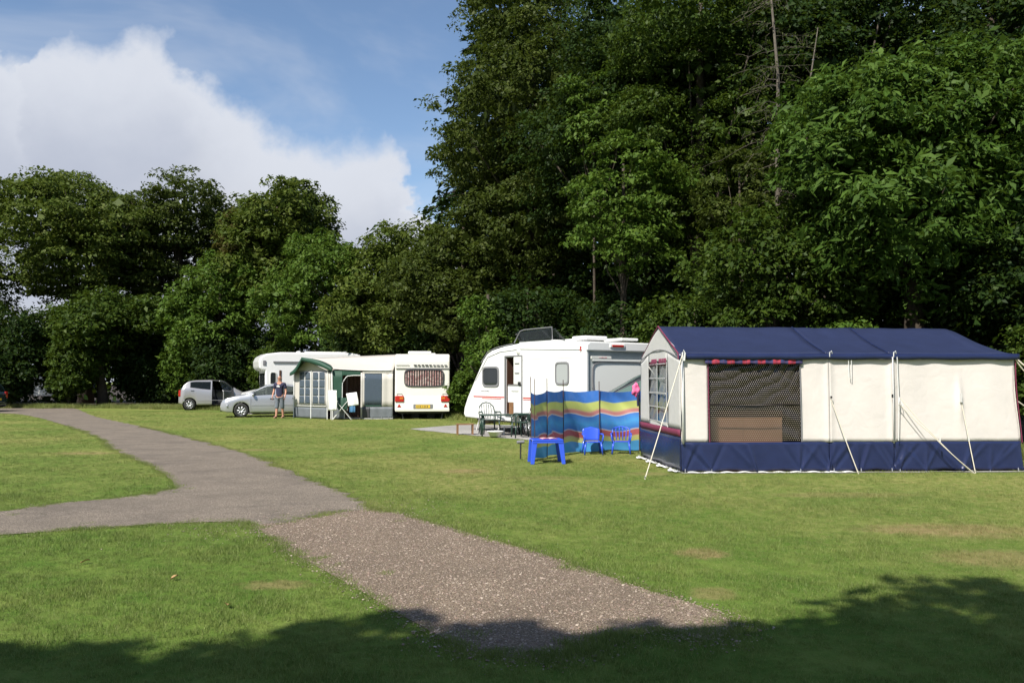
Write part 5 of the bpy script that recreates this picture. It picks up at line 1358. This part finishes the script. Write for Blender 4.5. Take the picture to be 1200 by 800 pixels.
# side facing the lawn
strip(onB, 0, .17, .47, 1.98, 'corner_panel', 'awning_green', .0)
strip(onB, .17, .47, 1.78, 1.98, 'door_header', 'awning_green', .0)
MB().tube([onB(.17+.0*k, .47+k*.11, .012) for k in range(10)]+[onB(.17+.02*k, 1.46+.3*sin(k/5*pi/2), .012) for k in range(1, 6)]+[onB(.30+.17*k/3, 1.78, .012) for k in range(1, 4)], .016, 5).build('door_piping', 'white_plastic', AW)
strip(onB, 0, .21, .02, .46, 'skirt', 'awning_grey', .0)
MB().tube([onB(.205, .02, .01), onB(.21, .46, .01)], .016, 5).build('frame_pole', 'white_plastic', AW)
MB().tube([onB(.02, .02, .03), onB(.0, 2.08, .03)], .018, 5).build('frame_pole', 'white_plastic', AW)
strip(onB, .47, .50, .02, 1.9, 'door_jamb', 'awning_wall', .01)
strip(onB, .50, 1.0, 1.86, 1.98, 'header', 'awning_wall'); strip(onB, .50, .97, 1.94, 1.97, 'header_trim', 'awning_green', .012)
strip(onB, .82, 1.0, .48, 1.86, 'wall_panel', 'awning_wall', wav=.01, k=9); strip(onB, .50, .53, .5, 1.86, 'wall_panel', 'awning_wall')
wf = strip(onB, .53, .82, .56, 1.85, 'window', 'awning_film', .0)
strip(onB, .54, .815, .52, .57, 'window_sill', 'awning_green', .02); 
strip(onB, .52, .83, 1.70, lambda t: 1.82+.02*sin(t*90), 'frilly_pelmet', 'awning_grey', -.03, wf, .02, 40, 40)
strip(onB, .545, .62, .62, 1.75, 'curtain', 'net_white', -.08, wf, .03, 30, 20); strip(onB, .73, .80, .60, 1.75, 'curtain', 'net_white', -.06, wf, .03, 30, 20)
strip(onB, .62, .735, .62, 1.75, 'curtain', 'awning_grey', -.10, wf, .03, 34, 24)
strip(onB, .50, 1.0, .02, .50, 'skirt', 'awning_grey', .012, wav=.008, k=20)
strip(onB, .50, .62, .03, .49, 'skirt_patch', 'dark_frame', .03)
MB().tube([onB(.5, .03, .04), onB(.75, .02, .04), onB(1, .03, .04)], .012, 5).build('hem_cord', 'white_plastic', AW)
for k in (.5, .66, .82, .93, 1.0): MB().tube([onB(k, .12, .05), onB(k+.01, -.02, .10)], .008, 5).build('peg', 'steel', AW)
# dark inside with brown curtain
patch((-7.6, 37.35, .02), (-4.9, 38.5, .02), (-4.9, 38.5, 2.4), (-7.6, 37.35, 2.25), 'back_wall', 'awning_wall')
patch((L_[0]+.05, L_[1]+.05, .02), (-7.6, 37.35, .02), (-7.6, 37.35, 2.3), (L_[0]+.05, L_[1]+.05, 1.95), 'back_wall', 'awning_wall')
MB().grid(lambda u, v: (-6.95+u*1.0, 36.2+.04*sin(u*40), .05+v*1.95), 40, 4).build('curtain_or_dark_sheet', 'curtain_brown', AW, True)
MB().grid(lambda u, v: (-8.5+u*1.5, 36.1+.04*sin(u*50), .05+v*1.95), 40, 4).build('curtain_or_dark_sheet', 'curtain_brown', AW, True)
MB().poly([(-9.1, 36.3, .014), (-7.3, 34.9, .014), (-4.9, 35.1, .014), (-4.9, 38.4, .014), (-7.6, 37.3, .014)]).build('groundsheet', 'awning_grey', AW)
# clothes airer with towels in the doorway
ai = thing('clothes_airer', 'folding clothes airer standing in the awning doorway', 'clothes airer', (-6.85, 34.52, 0), .1); ai.scale = (.85, .8, .95)
for y_ in (-.22, .22):
    for a, b in ((-.45, .45), (.45, -.45)): MB().tube([(a, y_, 0), (b, y_, 1.0)], .013, 5).build('leg', 'white_plastic', ai)
rails = MB()
for (x, z) in ((-.45, 1.0), (.45, 1.0), (-.22, .76), (.22, .76), (0, .52)): rails.tube([(x, -.24, z), (x, .24, z)], .010, 5)
rails.build('rail', 'white_plastic', ai)
def towel(label, loc, w, h, m, rz=0, dep=.06):
    t = tag(MB().grid(lambda u, v: ((u-.5)*w+.01*sin(v*9), .03*sin(pi*2*abs(v-.5))*(-1 if v < .5 else 1)*.6-.02+dep*(v-.5)*1.2+.012*sin(u*9), h*(2*min(v, 1-v))-h), 14, 20).build('towel', m, None, True, solid=.012), label, 'towel'); t.location = loc; t.rotation_euler = (0, 0, rz); return t
towel('white towel hanging straight at the left of the awning doorway', (-7.18, 34.25, 1.18), .33, .80, 'towel_white')
t2 = towel('white towel slung in a slope across the right of the airer', (-6.45, 34.40, 1.08), .42, .52, 'towel_white', .1); t2.rotation_euler = (.05, -.14, .1)
towel('green striped towel hanging low behind the white towels in the doorway', (-6.82, 34.45, .88), .36, .48, 'awning_green')
towel('small blue cloth hung at the foot of the clothes airer', (-6.42, 34.42, .66), .22, .36, 'tarp_blue')

# ------------------------------------------------------------------ motorhome
mh = thing('motorhome', 'white motorhome with bulging overcab, behind the man and the green awning', 'motorhome', (-11.75, 39.6, 0), .42)
ML = 4.9
prof = [(.12, 2.06), (.02, 2.16), (.0, 2.45), (.10, 2.68), (.36, 2.82), (1.0, 2.90), (4.4, 2.90), (4.78, 2.82), (4.9, 2.6), (4.9, .5), (.34, .5), (.30, 2.03)]
MB().prism(prof, 0, 2.1).build('body', 'white_gelcoat', mh, bevel=.07, seg=3)
cab = [(-.55, .45), (-.62, .8), (-.5, 1.0), (.0, 1.12), (.33, 1.2), (.33, .45)]
MB().prism(cab, .16, 1.94).build('cab', 'white_gelcoat', mh, bevel=.06, seg=3)
frame_window(mh, lambda a, b, d: (.66+a, -d, 1.62+b), .30, .70, 'dark_glass', 'off_white', .03, name='cab_window')
MB().box((.31, 1.05, 1.58), (.03, 1.6, .66)).build('windscreen', 'dark_glass', mh)
for s_, w_, h_, z_ in ((2.9, .75, .5, 1.75), (4.1, .6, .5, 1.75)): frame_window(mh, lambda a, b, d, s_=s_, z_=z_: (s_+a, -d, z_+b), w_, h_, 'dark_glass' if s_ < 2 else 'car_glass', 'off_white', .03)
MB().box((.98, -.012, 1.60), (.10, .02, .9)).build('door_seal', 'dark_wood', mh)
MB().box((1.4, -.03, 2.44), (1.5, .06, .07)).build('awning_case', 'mid_grey', mh, bevel=.01)
MB().lathe([(0, .03), (.09, .025), (.11, 0)], (-.02, 0, 0), 'x', 12).build('marker_light', 'dark_frame', mh).location = (.03, .35, 2.40)
MB().box((.25, -.02, 2.40), (.14, .04, .22)).build('vent', 'mid_grey', mh, bevel=.02)
for x_ in (1.9, 3.8, 4.15): MB().lathe([(0, .10), (.09, .08), (.12, 0)], (x_, .5, 2.88), 'z', 10).build('roof_vent', 'white_plastic', mh, True)
MB().box((3.1, .3, 2.93), (1.9, .06, .05)).build('roof_rail', 'pale_panel', mh, bevel=.01)
MB().box((2.8, -.01, 1.0), (3.9, .02, .10)).build('stripe', 'mid_grey', mh)
for x_ in (-.05, 3.7): wheel(mh, x_, .30, .33, .2, -1, 'white_plastic', 5); wheel(mh, x_, 1.8, .33, .2, 1, 'white_plastic', 5)
# a white caravan glimpsed through the hedge
vn = thing('caravan', 'white caravan corner glimpsed through a gap in the far left hedge', 'caravan', (at(72, 57.5), 57.5, 0), 1.4)
MB().prism([(0, .5), (0, 1.9), (.5, 2.6), (3.6, 2.6), (3.9, 2.3), (3.9, .5)], 0, 2.1).build('body', 'white_gelcoat', vn, bevel=.08)
MB().box((-.01, .6, 1.3), (.02, .8, .06)).build('stripe', 'red_stripe', vn); frame_window(vn, lambda a, b, d: (1.6+a, -d, 1.8+b), .8, .5)
wheel(vn, 2.0, .1, .33, .2, -1)

# ------------------------------------------------------------------ green garden furniture by the white caravan
def gpt(s, d): c_, s__ = -.569, .822; return (1.73+c_*s-s__*d, 20.8+s__*s+c_*d*1.0)
def garden_chair(label, loc, rz):
    t = thing('garden_chair', label, 'chair', loc, rz, 'dark green garden chairs by the white caravan'); P = 'green_plastic'
    MB().grid(lambda u, v: ((u-.5)*.46, (v-.5)*.44, .43-.02*sin(pi*u)*sin(pi*v)), 6, 6).build('seat', P, t, True, solid=.014)
    rim = [(-.23, .20, .44), (-.25, .27, .62), (-.22, .32, .80), (-.12, .35, .90), (0, .355, .93), (.12, .35, .90), (.22, .32, .80), (.25, .27, .62), (.23, .20, .44)]
    bk_ = MB().tube(rim, .018, 6)
    for x in (-.14, -.07, 0, .07, .14): bk_.tube([(x*.6, .21, .45), (x*1.1, .30, .68), (x, .345, .90-abs(x)*.4)], .011, 5)
    bk_.build('backrest', P, t, True)
    for s in (-1, 1):
        MB().tube([(s*.22, -.20, .42), (s*.26, -.23, 0)], [.024, .018], 6).build('leg', P, t, True)
        MB().tube([(s*.21, .20, .42), (s*.25, .27, 0)], [.024, .018], 6).build('leg', P, t, True)
        MB().tube([(s*.25, -.22, .38), (s*.28, -.22, .60), (s*.28, -.12, .66), (s*.27, .12, .65), (s*.245, .28, .66)], [.018, .02, .024, .022, .016], 6).build('armrest', P, t, True)
    return t
garden_chair('dark green garden chair left of the table, its round back against the caravan side', (at(574, 25.3), 25.3, 0), .35)
garden_chair('dark green garden chair right of the door, in front of the caravan wheel', (at(611, 23.75), 23.75, 0), -1.35)
tb = thing('garden_table', 'dark green garden table with folding legs beside the caravan door', 'table', (at(587, 24.6), 24.6, 0), .1)
MB().box((0, 0, .60), (1.25, .7, .035)).build('tabletop', 'green_plastic', tb, bevel=.012)
for sx in (-1, 1):
    for sy in (-1, 1): MB().tube([(sx*.52, sy*.27, .59), (sx*.56, sy*.30, 0)], [.032, .022], 6).build('leg', 'green_plastic', tb, True)
st_ = thing('step_stool', 'white two-legged step on the hardstanding under the caravan door', 'step', (at(595, 25.3), 25.3, 0), .6)
MB().box((0, 0, .24), (.5, .3, .03)).build('tread', 'white_plastic', st_, bevel=.01)
for sx in (-1, 1): MB().tube([(sx*.2, -.12, .24), (sx*.27, -.2, 0)], .018, 5).build('leg', 'white_plastic', st_); MB().tube([(sx*.2, .12, .24), (sx*.27, .2, 0)], .018, 5).build('leg', 'white_plastic', st_)
bw = thing('wash_bowl', 'white plastic bowl on the hardstanding in front of the garden table', 'bowl', (at(580.5, 23.9), 23.9, .01), 0)
MB().lathe([(0, .02), (.15, .02), (.21, .15), (.235, .155), (.23, .17), (.20, .165), (.14, .04), (0, .035)], n=20).build('shell', 'white_plastic', bw, True)
MB().lathe([(0, .04), (.05, .05), (.09, .13), (0, .18)], (.04, 0, 0), n=10).build('cloth', 'towel_white', bw, True)
pst = thing('bench_frame', 'small brown wooden frame standing left of the white caravan nose', 'stool', (at(545, 25.0), 25.0, 0), .2)
MB().box((0, 0, .31), (.5, .25, .03)).build('seat', 'wood_brown', pst); 
for sx in (-1, 1): MB().box((sx*.22, 0, .15), (.035, .22, .30)).build('leg', 'wood_brown', pst)

# ------------------------------------------------------------------ the man
def skin_obj(name, verts, edges, radii, m, parent, sub=2, root=0):
    me = bpy.data.meshes.new(name); me.from_pydata(verts, edges, []); me.update()
    o = bpy.data.objects.new(name, me); C.objects.link(o); o.parent = parent
    md = o.modifiers.new('skin', 'SKIN'); md.use_smooth_shade = True
    sl = me.skin_vertices[0].data
    for i, r in enumerate(radii): sl[i].radius = (r, r) if not isinstance(r, tuple) else r
    for i in range(len(sl)): sl[i].use_root = (i == root)
    sb = o.modifiers.new('sub', 'SUBSURF'); sb.levels = sub; sb.render_levels = sub
    me.materials.append(MAT[m]); return o
def chain_builder():
    V, E, Rr_ = [], [], []
    def add(p, r, link=None):
        V.append(p); Rr_.append(r); i = len(V)-1
        if link is not None: E.append((link, i))
        return i
    return V, E, Rr_, add
# faces -y (towards the viewer), mid-stride
mn = thing('person', 'bald man in navy T-shirt and grey cropped trousers standing by the silver saloon', 'person', (at(328, 35.7), 35.7, 0), -.15)
V, E, Q, add = chain_builder()
pel = add((0, 0, .96), (.155, .115)); sp1 = add((0, .01, 1.10), (.15, .11), pel); ch_ = add((0, .0, 1.30), (.175, .12), sp1); sh = add((0, .01, 1.44), (.13, .09), ch_); nk = add((0, -.005, 1.53), .062, sh)
hd0 = add((0, -.025, 1.60), (.072, .085), nk); hd1 = add((0, -.03, 1.69), (.078, .098), hd0); add((0, -.02, 1.765), (.05, .06), hd1)
legs = {}
for s, fy, fx in ((-1, -.10, .02), (1, .10, .0)):
    h = add((s*.095, 0, .88), .098, pel); k = add((s*.105+fx, fy*.4-.02, .50), .062, h); cf = add((s*.11+fx, fy*.75, .33), .058, k); an = add((s*.115+fx, fy*1.1, .09), .038, cf); add((s*.13+fx, fy*1.1-.14, .045), (.045, .03), an); legs[s] = (h, k, cf, an)
hands = {}
for s, bend in ((-1, .10), (1, .02)):
    so = add((s*.19, .01, 1.425), .062, sh); el_ = add((s*.265, .03, 1.15), .043, so); wr_ = add((s*.285-s*bend*.4, -.06-bend, .93), .029, el_); pm = add((s*.285-s*bend*.5, -.09-bend, .86), (.036, .022), wr_); hands[s] = (V[wr_], V[pm])
skin_obj('body', V, E, Q, 'skin', mn, 2, pel)
for s in (-1, 1):
    w0 = Vector(hands[s][1]); fing = MB()
    for k, (ln, off) in enumerate(((.065, -.028), (.078, -.010), (.072, .009), (.058, .027))):
        b = w0+Vector((0, off, -.03)); fing.tube([b, b+Vector((-s*.008, -.004, -ln*.5)), b+Vector((-s*.026, -.012, -ln*.95))], [.0095, .009, .007], 6)
    b = w0+Vector((0, -.03, .02)); fing.tube([b, b+Vector((-s*.01, -.028, -.025)), b+Vector((-s*.018, -.036, -.055))], [.012, .011, .008], 6)
    fing.build('fingers', 'skin', mn, True)
hb = MB().lathe([(0, .03), (.008, .022), (.014, .0), (.016, -.012), (0, -.016)], (0, -.126, 1.665), 'z', 8); hb.build('nose', 'skin', mn, True)
for s in (-1, 1):
    MB().lathe([(0, -.012), (.02, -.008), (.028, .004), (.0, .010)], (s*.080, -.02, 1.67), 'x', 10).build('ear', 'skin', mn, True)
    MB().lathe([(0, -.006), (.011, 0), (0, .006)], (s*.030, -.118, 1.692), 'y', 8).build('eye', 'dark_frame', mn, True)
    MB().box((s*.030, -.124, 1.712), (.034, .008, .006)).build('eyebrow', 'hair_grey', mn)
MB().box((0, -.122, 1.625), (.042, .008, .008)).build('mouth', 'burgundy', mn, bevel=.003)
def hf(u, v): a = pi*(.05+.9*u); return (.082*cos(a), -.02+.094*sin(a), 1.60+.085*v)
MB().grid(hf, 12, 4).build('hair', 'hair_grey', mn, True, solid=.006)
V, E, Q, add = chain_builder()
a0 = add((0, .0, .87), (.172, .132)); a1 = add((0, .01, 1.10), (.168, .128), a0); a2 = add((0, 0, 1.30), (.188, .134), a1); a3 = add((0, .01, 1.445), (.135, .10), a2); add((0, 0, 1.485), .075, a3)
for s in (-1, 1): b = add((s*.195, .01, 1.425), .082, a3); add((s*.250, .022, 1.22), .072, b)
sh_ = skin_obj('t_shirt', V, E, Q, 'navy_cotton', mn, 2, a1)
MB().box((-.01, -.137, 1.33), (.14, .006, .05), ry=.15).lathe([(0, .003), (.045, .003), (.045, -.003), (0, -.003)], (-.01, -.139, 1.345), 'y', 12).build('chest_print', 'print_white', sh_)
V, E, Q, add = chain_builder()
p0 = add((0, 0, .97), (.160, .122)); 
for s, fy, fx in ((-1, -.10, .02), (1, .10, .0)): h = add((s*.095, 0, .86), .118, p0); k = add((s*.108+fx, fy*.4-.02, .52), .090, h); add((s*.112+fx, fy*.75, .37), .088, k)
skin_obj('trousers', V, E, Q, 'grey_denim', mn, 2, p0)
for s, fy, fx in ((-1, -.10, .02), (1, .10, .0)):
    sho = MB(); sho.grid(lambda u, v: (s*.125+fx+.052*(1-.25*v)*cos(6.283*u)*(1 if sin(6.283*u) < 0 else .8), fy*1.1-.05+.14*sin(6.283*u)*(1-.15*v), .01+.075*v*(1+.35*max(0, sin(6.283*u)))), 16, 4)
    sho.build('shoe', 'shoe_tan', mn, True, solid=.01)
